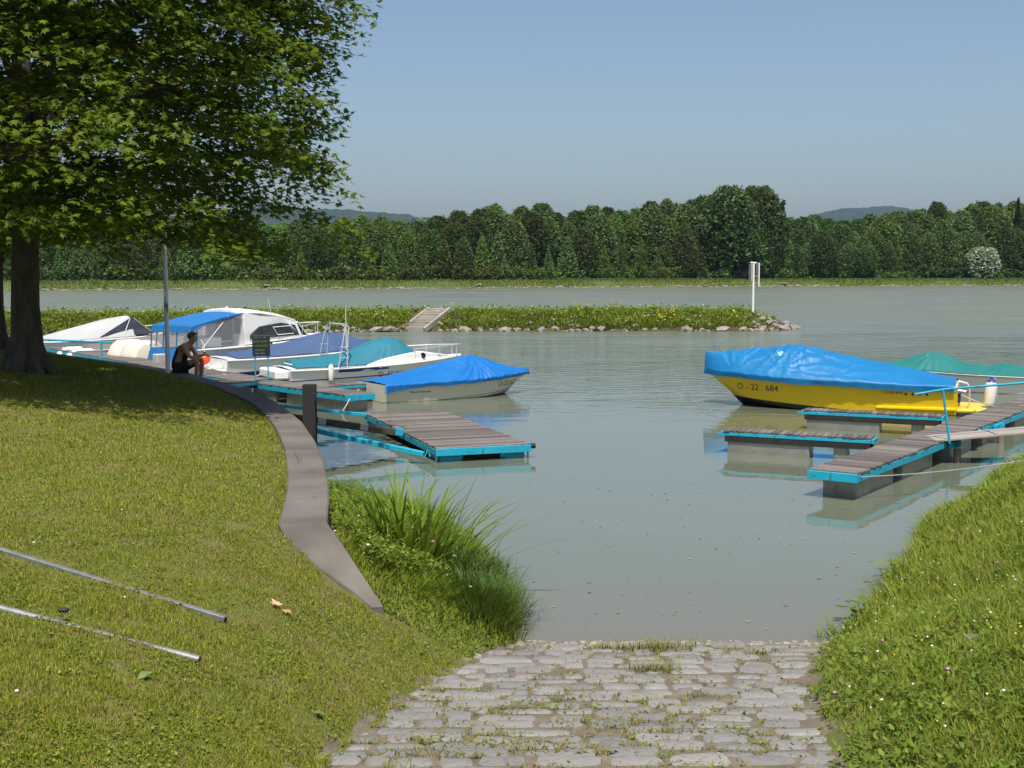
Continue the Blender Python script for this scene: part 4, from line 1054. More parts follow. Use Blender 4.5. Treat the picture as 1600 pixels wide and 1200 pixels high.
# ---- cream sterned boat with grey cover
b5 = thing('motorboat', 'cream motorboat with moulded engine hatches at its stern and a raised grey cover', 'boat', (-12.75, 41.0, 0), R(44))
h5 = Hull(6.0, 2.3, .62, .9, draft=.25, rake=.9); h5.build(b5, M_gel, M_deckw, rail=(M_gel, .022))
add_cover(b5, h5, T_grey, [(0, .12), (.15, .28), (.35, .55), (.52, .82), (.62, .80), (.8, .4), (1, .1)], u0=.09, skirt=.03, prof=1.3, folds=((.55, -.3, .025, 5),), amp=.012, seed=23, lift=.06)
for (y0_, y1_) in ((-1.02, .02), (.16, 1.02)):
    rings = []
    for x, zt, ins in ((-.52, .36, .03), (-.48, .48, .02), (-.38, .72, .05), (-.18, .90, .08), (.35, .92, .08), (.55, .80, .10)):
        rings.append([(x, y0_ + 0, .14), (x, y1_, .14), (x, y1_ - ins * .4, zt * .9), (x, y1_ - ins * 1.6, zt), (x, y0_ + ins * 1.6, zt), (x, y0_ + ins * .4, zt * .9)])
    mb = MB(); mb.loft(rings); hat = mb.build('engine_hatch', M_cream, b5, smooth=True, bevel=.015)
    if y0_ > 0:
        for k in range(4):
            mb = MB(); mb.box((-.40 + .05 * k, .58, .62 + .055 * k), (.02, .30, .020)); mb.build('vent_slot', M_ink, hat)
mb = MB(); mb.box((-.55, 0, .24), (.36, 2.05, .12)); mb.build('swim_platform', M_cream, b5, bevel=.03)
mb = MB(); mb.box((-.74, .42, .25), (.012, .5, .05)); mb.build('platform_grip', M_deckw, b5)

# ---- low boat with brown grey cover
b6 = thing('motorboat', 'low white boat with a flat brown grey cover left of the cream stern', 'boat', (-15.9, 43.6, 0), R(35))
h6 = Hull(6.2, 2.1, .45, .70, rake=.8); h6.build(b6, M_gel, M_deckw, rail=(M_gel, .025))
add_cover(b6, h6, tarp('brown_grey_canvas', (.16, .145, .13), .85, .003), [(0, .08), (.2, .18), (.5, .34), (.7, .42), (.85, .3), (1, .08)], u0=.10, skirt=.04, prof=1.6, amp=.012, seed=27)
mb = MB(); mb.loft([[(x, y, .12), (x, y + .5, .12), (x, y + .42, zt), (x, y + .08, zt)] for y in (-.9,) for x, zt in ((-.25, .3), (.1, .5), (.6, .5))]); mb.build('stern_moulding', M_gel, b6, bevel=.03)
mb = MB(); mb.loft([[(x, y, .12), (x, y + .5, .12), (x, y + .42, zt), (x, y + .08, zt)] for y in (.35,) for x, zt in ((-.25, .3), (.1, .5), (.6, .5))]); mb.build('stern_moulding', M_gel, b6, bevel=.03)

# ---- far left boat with pale grey cover and windscreen
b7 = thing('motorboat', 'white and blue boat with a pale grey cover and raked windscreen at far left', 'boat', (-18.3, 46.6, 0), R(32))
h7 = Hull(5.9, 2.1, .58, .82, rake=.85); h7.build(b7, gelcoat('white_royal_hull', (.82, .81, .79), line=[(.33, (.02, .09, .30), .04)]), M_gel, deckz=.0, rail=(M_gel, .025))
add_cover(b7, h7, T_lgrey, [(0, .05), (.08, .2), (.25, .45), (.45, .72), (.58, .80), (.60, .78)], u0=.02, u1=.60, skirt=.02, prof=1.9, amp=.010, seed=31, over=-.04, lift=.03)
for s in (-1, 1):
    w = quad_panel([(2.2, s * .98, .72), (4.35, s * .70, .80), (3.6, s * .62, 1.42), (3.4, s * .66, 1.40)], M_glass, 'windscreen_side', b7, .02)
    for p, q in (((4.35, s * .70, .80), (3.6, s * .62, 1.42)), ((3.15, s * .88, .78), (3.45, s * .66, 1.40))):
        mb = MB(); mb.tube([p, q], .02, 6); mb.build('frame', M_steel, w)
quad_panel([(4.36, -.70, .80), (4.36, .70, .80), (3.6, .60, 1.43), (3.6, -.60, 1.43)], M_glass, 'windscreen', b7, .015)
mb = MB(); mb.tube([(4.4, -.70, 1.05), (5.3, -.35, 1.12), (5.85, 0, 1.14), (5.3, .35, 1.12), (4.4, .7, 1.05)], .018, 8); br = mb.build('bow_rail', M_chrome, b7, smooth=True)
for x, y in ((4.42, .69), (4.42, -.69), (5.3, .35), (5.3, -.35)):
    mb = MB(); mb.tube([(x, y, .78), (x, y, 1.10)], .015, 6); mb.build('stanchion', M_chrome, br, smooth=True)

def mooring_line(label, p, q, sag=.12):
    p, q = Vector(p), Vector(q); o = thing('mooring_line', label, 'rope', p); mb = MB(); mb.tube([(q - p) * (k / 8) - Vector((0, 0, sag * 4 * (k / 8) * (1 - k / 8))) for k in range(9)], .012, 6); return mb.build('rope', M_rope, o, smooth=True)
mooring_line('pale rope from the yellow boat stern to the right walkway', (10.0, 26.9, .45), (10.55, 24.9, .42))
mooring_line('pale rope from the teal covered boat to the left walkway', (-6.7, 33.3, .45), (-7.9, 33.1, .42))
mooring_line('pale rope from the bright blue covered boat to the short walkway', (-3.75, 29.75, .30), (-4.6, 28.9, .42))

# ================================================================== TREES NEAR THE CAMERA
M_bark = surf('maple_bark', (.045, .038, .030), (.10, .085, .068), scale=5, rough=.95, bump=.03, bscale=9, stretch=(2.4, 2.4, .5), detail=8)
M_maple = foliage('maple_leaf', [(0, (.055, .105, .008)), (.45, (.085, .145, .010)), (.8, (.125, .175, .014)), (1, (.19, .20, .025))], trans=.45, rough=.5, spec=.2)
MAPLE = np.array([(0, 0), (.50, .05), (.26, .24), (.42, .62), (.15, .50), (0, 1.0), (-.15, .50), (-.42, .62), (-.26, .24), (-.50, .05)]) * np.array([1, 1]) - np.array([0, .15])

def leaf_cloud(P, N, A, size):
    """maple shaped leaves: P centres, N normals, A in-plane tip directions"""
    n = len(P); N = N / np.linalg.norm(N, axis=1, keepdims=True)
    A = A - N * (A * N).sum(1, keepdims=True); A /= np.linalg.norm(A, axis=1, keepdims=True); B = np.cross(N, A)
    L = MAPLE; s = size[:, None, None]
    V = P[:, None] + s * (L[None, :, 1:2] * A[:, None] + L[None, :, 0:1] * B[:, None]) - s * .22 * (np.abs(L[None, :, 0:1])) * N[:, None]
    k = len(L); F = np.array([(0, i, i + 1) for i in range(1, k - 1)] ); F = (F[None] + (np.arange(n) * k)[:, None, None]).reshape(-1, 3)
    return V.reshape(-1, 3), F

def maple(name, label, loc, seed, envelope, trunk_r, fork, nlimb, nspray, leaf=.14, per=44, group=None):
    """envelope(direction az, elevation) -> reach in metres from the crown's heart; sprays hang in tiers"""
    r = np.random.default_rng(seed); rd = random.Random(seed)
    t = thing(name, label, 'tree', loc, 0, group)
    heart = np.array([0, 0, fork + 2.5])
    mb = MB()
    pts = [(0, 0, -.25), (.0, 0, .05), (.02, 0, .35), (.0, .02, 1.0), (.04, 0, 1.9), (.10, .02, fork), (.12, 0, fork + 1.6), (.05, .05, fork + 3.2)]
    rad = [trunk_r * k for k in (1.9, 1.6, 1.2, 1.03, .97, .95, .7, .4)]
    mb.tube(pts, rad, 18)
    for k in range(7):                              # root flare
        a = 2 * math.pi * k / 7 + rd.uniform(-.3, .3); l = trunk_r * rd.uniform(2.1, 2.9)
        mb.tube([(.4 * trunk_r * math.cos(a), .4 * trunk_r * math.sin(a), .5), (trunk_r * 1.4 * math.cos(a), trunk_r * 1.4 * math.sin(a), .10), (l * math.cos(a), l * math.sin(a), -.15)], [trunk_r * .75, trunk_r * .5, trunk_r * .18], 8)
    mb.build('trunk', M_bark, t, smooth=True)
    tips = []
    for i in range(nlimb):
        az = 2 * math.pi * (i + rd.uniform(-.3, .3)) / nlimb * 1.0 + i * 2.4; el = rd.uniform(-.25, 1.1)
        reach = envelope(az, el) * .80; h0 = fork + rd.uniform(-.5, 2.2) * (1 if el > .2 else .45)
        d = np.array([math.cos(az) * math.cos(el), math.sin(az) * math.cos(el), math.sin(el)])
        s = np.array([.1, 0, h0]); e = heart + d * reach; mid = (s + e) / 2 + np.array([0, 0, .6 + .3 * rd.random()])
        P = [tuple((1 - u) ** 2 * s + 2 * u * (1 - u) * mid + u * u * e) for u in np.linspace(0, 1, 8)]
        b = MB(); b.tube(P, [max(trunk_r * .36 * (1 - u) ** .8, .014) for u in np.linspace(0, 1, 8)], 7)
        for j in range(7):                          # side twigs
            u = rd.uniform(.35, .98); q = np.array(P[int(u * 7)]); a2 = rd.uniform(0, 6.28); ln = rd.uniform(.6, 1.5)
            q2 = q + np.array([math.cos(a2) * ln, math.sin(a2) * ln, rd.uniform(-.2, .35)]); q3 = q2 + np.array([math.cos(a2) * .4, math.sin(a2) * .4, -.15])
            b.tube([tuple(q), tuple(q2), tuple(q3)], [.03, .016, .006], 5)
        b.build('limb', M_bark, t, smooth=True)
    PP, NN, AA, SS = [], [], [], []
    for i in range(nspray):
        az = r.uniform(0, 2 * np.pi); sz = r.uniform(-.72, 1.0); el = math.asin(np.clip(sz, -1, 1))
        f = r.uniform(.35, 1.0) ** .42
        c = heart + envelope(az, el) * f * np.array([math.cos(az) * math.cos(el), math.sin(az) * math.cos(el), math.sin(el)])
        top = sz > .5; k = (per if not top else int(per * .65)) + int(r.integers(-12, 12)); rad_ = r.uniform(.32, .62)
        out = np.array([math.cos(az), math.sin(az), 0])
        rr_ = rad_ * np.sqrt(r.random(k)); aa = r.uniform(0, 2 * np.pi, k)
        P = c + np.stack([rr_ * np.cos(aa), rr_ * np.sin(aa), r.normal(0, .07, k)], -1)
        along = (P - c) @ out; P[:, 2] += -.22 * along - .22 * rr_ ** 2 * (1 if sz < .3 else .4)
        N = np.array([0, 0, 1.0]) + .30 * out + r.normal(0, .42, (k, 3))
        A = (P - c) + out * .25 + r.normal(0, .25, (k, 3)); A[:, 2] -= .10
        PP.append(P); NN.append(N); AA.append(A); SS.append(leaf * (1.8 if top else 1.0) * r.uniform(.7, 1.25, k))
    P = np.concatenate(PP); N = np.concatenate(NN); A = np.concatenate(AA); S = np.concatenate(SS)
    V, F = leaf_cloud(P, N, A, S)
    o = link('crown', np_mesh('crown', V, F, M_maple), t); o['kind'] = 'stuff'
    print(name, len(P), 'leaves')
    return t

def env1(az, el):
    # reach by height: drooping skirt, widest at mid height, uneven lobes
    k = float(np.interp(el, [-1.57, -1.1, -.85, -.62, -.3, 0, .3, .6, 1.57], [1.1, 2.0, 3.5, 5.05, 4.7, 4.4, 4.45, 4.6, 4.6]))
    return k * (1 + .13 * max(0, math.cos(az + .85)) ** 2 + .04 * math.sin(3 * az + 1.0) + .04 * math.sin(5 * az + 2.2) + .04 * math.sin(5 * el + az * 2) + .07 * math.sin(9 * el + 7 * az))
maple('maple_tree', 'big maple with a broad dark crown at the left edge of the lawn', (-7.6, 19.0, 1.62), 3, env1, .205, 2.5, 15, 1900, leaf=.113, per=56)
def env2(az, el):
    k = float(np.interp(el, [-1.57, -1.0, -.64, -.3, 0, .5, 1.57], [1.3, 2.2, 3.9, 4.4, 4.3, 4.2, 4.2]))
    return k * (1 + .08 * math.sin(3 * az + 2.0) + .06 * math.sin(5 * az + .4) + .08 * math.sin(8 * el + 6 * az))
maple('maple_tree', 'second maple half hidden behind the big maple, trunk cut by the left frame edge', (-10.35, 24.2, 1.52), 8, env2, .22, 2.1, 9, 620, leaf=.12)

# ================================================================== PLANTS ON THE LEFT BANK
def on_leftbank(x, y):
    z = ground_z(x, y); return (y > 9.3) & ((y > 10.1) | (x < ramp_l(y) + .06 * fbm(x * 4, y * 4, 17))) & (x > np.where(y < 10.26, np.interp(y, [9.3, 10.26], [-1.0, -1.58]), wall_x(y) + .03)) & (x < .35) & (z > .01)
def edge_bank(x, y):
    z = ground_z(x, y); return on_leftbank(x, y) & (z < .13)
def lb_low(x, y): return on_leftbank(x, y) & (x > -.36)
parts = []
P = scatter(170000, -3.2, .35, 9.25, 17.2, on_leftbank); m = len(P)
hgt = rng.uniform(.07, .22, m) * (1 + .5 * fbm(P[:, 0] * 2, P[:, 1] * 2, 71)) * np.clip((P[:, 1] - 9.25) / 1.5, .22, 1)
parts.append(blades(P, hgt, rng.uniform(.006, .012, m), rng.uniform(.1, .8, m), rng.uniform(0, 6.28, m), .45, 2))
print('left bank', m)
V, F = joinVF(parts)
tag(link('grass', np_mesh('grass', V, F, M_bankgrass)), 'rough grass on the bank between the concrete wall and the basin', 'grass', kind='stuff')
P = scatter(70000, -3.2, .2, 9.6, 17, lambda x, y: on_leftbank(x, y) & (fbm(x * 1.6, y * 1.6, 74) > -.05) & ((x < -.55) | (y > 11.6))); m = len(P); P[:, 2] += rng.uniform(.05, .26, m)
V, F = leaves(P, rng.uniform(.025, .06, m), rng.uniform(0, 6.28, m), rng.uniform(-.5, .9, m), .5)
tag(link('herbs', np_mesh('herbs', V, F, M_herb)), 'leafy nettles and bindweed on the bank below the wall', 'weeds', kind='stuff')
flowers('white_clover', 'small white flowers on the bank below the wall', M_white, 16, .011, (-2.4, 0, 9.8, 15, on_leftbank), (.15, .30))
flowers('pink_clover', 'few pink flower heads among the iris leaves', M_pink, 4, .013, (-1.2, 0, 10.5, 12.5, on_leftbank), (.3, .42))

def clump(name, label, cat, centre, n, spread, h, w, lean, mat, bend=.5, seg=5, bias=(0, 0), split=None):
    c = np.array(centre); xy = c[None, :2] + rng.normal(0, 1, (n, 2)) * np.array(spread)[None]
    P = np.stack([xy[:, 0] - c[0], xy[:, 1] - c[1], ground_z(xy[:, 0], xy[:, 1]) - c[2] - .02], -1)
    d = P[:, :2] + np.array(bias)[None] + rng.normal(0, .10, (n, 2)); az = np.arctan2(d[:, 1], d[:, 0])
    rr_ = np.clip(np.hypot(d[:, 0], d[:, 1]) / (max(spread) * 2.2), 0, 1)
    V, F = blades(P, rng.uniform(*h, n), rng.uniform(*w, n), rng.uniform(lean[0], lean[1], n) * (.25 + rr_), az, rng.uniform(.2, 1, n) * bend, seg)
    t = thing(name, label, cat, tuple(c)); o = link('leaves', np_mesh('leaves', V, F, mat, False), t); o['kind'] = 'stuff'
    return t
M_iris = foliage('iris_leaf', [(0, (.075, .14, .012)), (.5, (.12, .20, .016)), (.85, (.19, .26, .03)), (1, (.30, .30, .06))], trans=.38, rough=.4)
M_sedge = foliage('sedge_leaf', [(0, (.045, .10, .020)), (.5, (.07, .135, .028)), (.9, (.11, .17, .04)), (1, (.26, .22, .10))], trans=.3)
M_straw = foliage('dead_stems', [(0, (.16, .12, .06)), (1, (.34, .27, .16))], trans=.15)
gz = lambda x, y: float(ground_z(np.array([x]), np.array([y]))[0])
clump('iris_clump', 'tall clump of long sword shaped iris leaves arching towards the water', 'plant', (-.90, 11.6, gz(-.90, 11.6)), 150, (.26, .30), (.55, 1.02), (.024, .042), (.1, .8), M_iris, .6, 6, (.10, -.05))
clump('iris_clump', 'smaller clump of yellow green iris leaves near the wall', 'plant', (-1.30, 11.3, gz(-1.30, 11.3)), 36, (.12, .16), (.45, .75), (.018, .030), (.1, .7), M_iris, .6, 6)
clump('sedge_clump', 'dense dark green sedge at the water corner of the slipway', 'plant', (-.25, 10.7, gz(-.25, 10.7)), 2300, (.15, .30), (.16, .38), (.008, .015), (.1, .6), M_sedge, .5, 4, (.03, -.02))
clump('sedge_clump', 'dark green sedge at the water edge under the iris leaves', 'plant', (-.38, 11.6, gz(-.38, 11.6)), 1700, (.15, .35), (.16, .38), (.008, .015), (.1, .6), M_sedge, .5, 4, (.05, 0))
clump('sedge_clump', 'dead straw stems at the foot of the sedge', 'plant', (-.03, 10.6, gz(-.03, 10.6)), 240, (.05, .20), (.08, .22), (.005, .010), (.1, .7), M_straw, .4, 3, (.03, -.03))
clump('reed_clump', 'low reed bed at the basin edge nearest the pontoon', 'plant', (-1.5, 14.6, gz(-1.5, 14.6)), 1900, (.32, .55), (.16, .40), (.008, .015), (.1, .7), M_sedge, .5, 4)
clump('reed_clump', 'tuft of reeds against the wall beside the turquoise beam', 'plant', (-2.15, 15.4, gz(-2.15, 15.4)), 420, (.16, .26), (.2, .48), (.008, .015), (.1, .7), M_sedge, .5, 4)
clump('grass_tussock', 'bright arching grass tussock just above the sedge', 'plant', (-.75, 10.3, gz(-.75, 10.3)), 420, (.09, .10), (.14, .27), (.006, .010), (.2, .9), M_iris, .7, 4)
for i, (x, y, lab) in enumerate(((3.12, 10.62, 'burdock plant with big leaves at the water edge right of the slipway'), (3.80, 11.9, 'dark leafy dock plant on the right bank edge'), (5.95, 15.5, 'small dark nettle on the right bank edge below the walkway'))):
    k = 26; c = np.array([x, y, gz(x, y)]); P = np.stack([rng.normal(0, .06, k), rng.normal(0, .06, k), rng.uniform(.04, .22, k)], -1)
    V, F = leaves(P, rng.uniform(.07, .14, k) * (1, .8, .6)[i], np.arctan2(P[:, 1], P[:, 0] - .03) + rng.normal(0, .3, k), rng.uniform(-.3, .5, k), .6)
    t = thing('dock_plant', lab, 'plant', tuple(c)); o = link('leaves', np_mesh('leaves', V, F, M_herb), t); o['kind'] = 'stuff'
    mb = MB()
    for q in range(5): mb.tube([(0, 0, 0), tuple(P[q])], .006, 5)
    mb.build('stalks', M_sedge, t)
# taller waterside grass fringe on the right bank
P = scatter(90000, 2.6, 10, 10.1, 22, lambda x, y: (ground_z(x, y) > -.02) & (ground_z(x, y) < .16) & (x > 2.4)); m = len(P)
V, F = blades(P, rng.uniform(.10, .30, m), rng.uniform(.006, .011, m) * np.maximum(1, P[:, 1] / 12), rng.uniform(.1, .8, m), rng.uniform(0, 6.28, m), .5, 3)
tag(link('grass', np_mesh('grass', V, F, M_bankgrass)), 'taller grass fringe along the water on the right bank', 'grass', kind='stuff')

# ================================================================== GROYNE IN MID RIVER
def groyne_front(x): return np.interp(x, [-60, -30, -16.7, -5.6, 6, 13.0, 15.0, 16.4], [58, 60.5, 63.5, 67.0, 67.4, 67.3, 68.4, 70.6])
M_gsoil = surf('groyne_soil', (.045, .045, .018), (.075, .065, .035), scale=.8, rough=1, coord='World')
xs = np.concatenate([np.linspace(-60, 12, 60), np.linspace(12.4, 16.6, 16)]); V = []
prof = [(0, -.6), (.15, .05), (.6, .35), (1.6, .72), (2.8, .95), (4.2, .98), (5.4, .6), (6.4, .0), (7, -.6)]
for x in xs:
    k = float(np.clip((16.6 - x) / 3.0, .03, 1)) ** .7; f = float(groyne_front(x)); wob = .18 * math.sin(x * 1.9) + .12 * math.sin(x * 4.3)
    for dd_, z in prof:
        V.append((x, f + dd_ * (.35 + .65 * k) + (1 - k) * 1.2 + wob * (1 if dd_ < 1 else .3), (z if z < 0 else z * (k if dd_ > .4 else 1)) + (.08 * math.sin(x * 2.7 + dd_) if z > .3 else 0)))
n = len(prof); F = [(i * n + j, (i + 1) * n + j, (i + 1) * n + j + 1, i * n + j + 1) for i in range(len(xs) - 1) for j in range(n - 1)]
gme = np_mesh('groyne', V, F, M_gsoil, True)
groyne = tag(link('groyne', gme), 'low grassy groyne edged with rocks between basin and river', kind='structure')
gb_ = BVHTree.FromPolygons(V, F)
def gz2(x, y):
    h_ = gb_.ray_cast(Vector((x, y, 9)), Vector((0, 0, -1))); return h_[0].z if h_[0] else None
M_rock = surf('riprap_rock', (.16, .14, .12), (.27, .245, .215), scale=2.2, rough=.9, bump=.03, bscale=6, per_obj=.4)
def rock_mesh(i):
    r = random.Random(300 + i); bm = bmesh.new(); bmesh.ops.create_icosphere(bm, subdivisions=1, radius=.5)
    for v in bm.verts: v.co *= r.uniform(.75, 1.15); v.co.z *= .75; v.co.z = max(v.co.z, -.3)
    me = bpy.data.meshes.new('rock'); bm.to_mesh(me); bm.free(); me.materials.append(M_rock); return me
rocks = [rock_mesh(i) for i in range(10)]; rr = random.Random(12); nr = 0
x = -13.0
while x < 16.4:
    s = rr.choice([.25, .3, .4, .5, .6, .8, 1.0]) * rr.uniform(.8, 1.15); f = float(groyne_front(x))
    if not (-5.75 < x + s / 2 < -4.0):
        link('rock', rocks[rr.randrange(10)], groyne, (x + s / 2, f + rr.uniform(.0, .25) + .15 + .1 * math.sin(x * 1.9), s * .10), (rr.uniform(-.3, .3), rr.uniform(-.3, .3), rr.uniform(0, 6.28)), (s * 1.15, s * .8, min(s, .8) * .8)); nr += 1
    if rr.random() < .35 or x > 12.5:
        for q in range(1 if x < 12.5 else 5):
            s2 = rr.uniform(.2, .55); xx = x + rr.uniform(0, .5); yy = f + rr.uniform(.4, 2.6 if x > 12.5 else .9); z = gz2(xx, yy)
            if z is not None: link('rock', rocks[rr.randrange(10)], groyne, (xx, yy, z + s2 * .1), (rr.uniform(-.3, .3), rr.uniform(-.3, .3), rr.uniform(0, 6.28)), (s2 * 1.2, s2 * .9, s2 * .8)); nr += 1
    x += s * rr.uniform(.75, 1.05)
print('rocks', nr)
# meadow on the groyne
k = 105000; X = rng.uniform(-34, 15.6, k); D = rng.uniform(.18, 6.0, k); kk = np.clip((16.6 - X) / 3.0, .05, 1) ** .7
Y = groyne_front(X) + D * (.35 + .65 * kk) + (1 - kk) * 1.2; keep = ~((X > -5.75) & (X < -4.05) & (D < 3.1)) & ~((X > 13.6) & (rng.random(k) < .55)) & ~((X > 14.6) & (rng.random(k) < .75))
X, Y, D = X[keep], Y[keep], D[keep]; Z = np.array([gz2(a, b) or -1 for a, b in zip(X, Y)]); keep = Z > .06; X, Y, Z, D = X[keep], Y[keep], Z[keep], D[keep]
P = np.stack([X, Y, Z - .03], -1); m = len(P); cl = fbm(X * .5, Y * .8, 81)
V1 = blades(P, rng.uniform(.18, .42, m) * (1 + .6 * cl), rng.uniform(.028, .06, m), rng.uniform(.1, .7, m), rng.uniform(0, 6.28, m), .4, 2)
M_meadow = foliage('meadow_grass', [(0, (.11, .19, .016)), (.4, (.19, .25, .024)), (.75, (.28, .30, .05)), (.93, (.22, .21, .07)), (1, (.34, .33, .20))], trans=.3, patch=(.35, .50, .72, (.17, .18, .05)))
tag(link('meadow', np_mesh('meadow', V1[0], V1[1], M_meadow)), 'tall weedy meadow grass covering the groyne', 'grass', kind='stuff')
s_ = rng.random(m) < .10; Q = P[s_].copy(); Q[:, 2] += rng.uniform(.1, .42, len(Q)); q = len(Q)
V, F = leaves(Q, rng.uniform(.08, .20, q), rng.uniform(0, 6.28, q), rng.uniform(-.4, .9, q), .7)
M_mherb = foliage('meadow_leaf', [(0, (.09, .17, .015)), (.7, (.15, .23, .02)), (1, (.22, .28, .04))], trans=.3)
tag(link('meadow_herbs', np_mesh('meadow_herbs', V, F, M_mherb)), 'bushy herbs among the meadow grass on the groyne', 'weeds', kind='stuff')
for nm, lab, mt, num, xr_, sz in (('umbel_flowers', 'cream flower umbels over the groyne meadow', surf('cream_petals', (.55, .55, .38), rough=.8), 190, (-30, 14), .05), ('yellow_flowers', 'patch of yellow flowers on the front of the groyne', M_yel, 26, (8.2, 9.2), .05), ('yellow_flowers', 'few yellow flowers near the rocky groyne tip', M_yel, 6, (12.2, 12.6), .05)):
    c = np.where((X > xr_[0]) & (X < xr_[1]) & ((D < 1.7) if 'yellow' in nm else (D < 9)) & (cl > -.15 if 'umbel' in nm else D > .6))[0]; c = c[rng.permutation(len(c))[:num]]; mb = MB()
    for i in c: r_ = sz * random.uniform(.6, 1.3); mb.ball((X[i], Y[i], Z[i] + random.uniform(.25, .50)), (r_, r_, r_ * .5), 6, 4)
    tag(mb.build(nm, mt, smooth=True), lab, 'flowers', kind='stuff')

# stone steps in the groyne
o = thing('stone_steps', 'worn pale stone steps climbing the groyne from the water', 'steps', (-5.25, 67.25, 0), R(-24))
M_step = surf('step_stone', (.20, .18, .15), (.30, .27, .235), scale=2, rough=.9, bump=.02, per_obj=.3)
for k in range(8):
    mb = MB(); mb.box((random.uniform(-.03, .03), k * .36 - .15, k * .135 + .08), (1.15, .44, .40)); mb.build('step', M_step, o, bevel=.02)
for s in (-1, 1):
    mb = MB(); mb.bar((s * .68, -.40, .10), (s * .68, 2.7, 1.14), .16, .34); mb.build('side_kerb', M_step, o, bevel=.03)
mb = MB(); mb.box((0, 2.95, 1.12), (1.5, .5, .16)); mb.build('landing', M_step, o, bevel=.02)

# navigation mark
zb = gz2(13.85, 70.0) or .9
o = thing('navigation_mark', 'white navigation mark post with two upright boards on the groyne tip', 'sign', (13.85, 70.0, zb - .05))
M_wpaint = surf('white_paint', (.76, .76, .74), (.66, .66, .63), scale=4, rough=.5)
mb = MB(); mb.tube([(0, 0, 0), (0, 0, 3.0)], .065, 12); mb.build('pole', M_wpaint, o, smooth=True)
mb = MB(); mb.box((-.02, 0, 3.02), (.36, .12, .07)); mb.build('crossbar', M_wpaint, o, bevel=.01)
for x, zc, hh, m_ in ((.27, 2.32, 1.36, M_wpaint), (-.15, 2.45, 1.0, surf('weathered_board', (.45, .42, .37), rough=.7))):
    mb = MB(); mb.box((x, .12, zc), (.06, .75, hh)); mb.build('board', m_, o, bevel=.008)
for z in (2.25, 1.85):
    mb = MB(); mb.box((.14, .02, z), (.28, .05, .04)); mb.build('clamp', M_steel, o)

# ================================================================== FAR BANK: SHORE, MAIZE, WOOD
k = 60000; X = rng.uniform(-150, 190, k); D = rng.uniform(.6, 16, k); Y = shore_y(X) + D
Z = np.interp(D, [0, 1.2, 4, 8, 14, 60], [.02, .4, 1.2, 1.5, 1.55, 1.8]); P = np.stack([X, Y, Z - .05], -1)
V, F = blades(P, rng.uniform(.25, .8, k), rng.uniform(.10, .22, k), rng.uniform(.1, .8, k), rng.uniform(0, 6.28, k), seg=1)
M_shore = foliage('shore_grass', [(0, (.07, .125, .018)), (.6, (.115, .165, .025)), (1, (.20, .21, .05))], trans=.25, patch=(.06, .5, .7, (.17, .18, .05)))
tag(link('shore_grass', np_mesh('shore_grass', V, F, M_shore)), 'rough grass along the far river bank', 'grass', kind='stuff')
k = 16000; X = rng.uniform(12, 190, k); row = rng.integers(0, 6, k); P = np.stack([X, shore_y(X) + 13 + row * .9, np.full(k, 1.55)], -1)
V, F = blades(P, rng.uniform(.9, 1.3, k), rng.uniform(.12, .22, k), rng.uniform(.1, .5, k), rng.uniform(0, 6.28, k), .6, 2)
tag(link('maize', np_mesh('maize', V, F, foliage('maize_leaf', [(0, (.05, .11, .03)), (1, (.09, .16, .05))], trans=.3))), 'strip of young maize on the far bank before the wood', 'maize', kind='stuff')
mb = MB(); rr = random.Random(22)
for i in range(700):
    x = rr.uniform(-150, 190); s = rr.uniform(.12, .42) * (1.6 if rr.random() < .06 else 1); d_ = rr.uniform(-.2, .9); mb.ball((x, float(shore_y(x)) + d_, .05 + .35 * max(d_, 0)), (s * 1.4, s, s * .7), 5, 4)
tag(mb.build('shore_stones', M_rock), 'band of small rocks along the far waterline', 'stones', kind='stuff')
for i, (x, lab) in enumerate(((-52, 'whitish boulder on the far shore left of the steps'), (-7.5, 'pale boulder on the far shore above the middle of the groyne'), (72, 'pale flat boulder on the far shore right of the navigation mark'))):
    tag(link('boulder', rocks[i], None, (x, float(shore_y(x)) + 1.2, .9), (0, 0, i), (2.2, 1.4, 1.0)), lab, 'boulder')

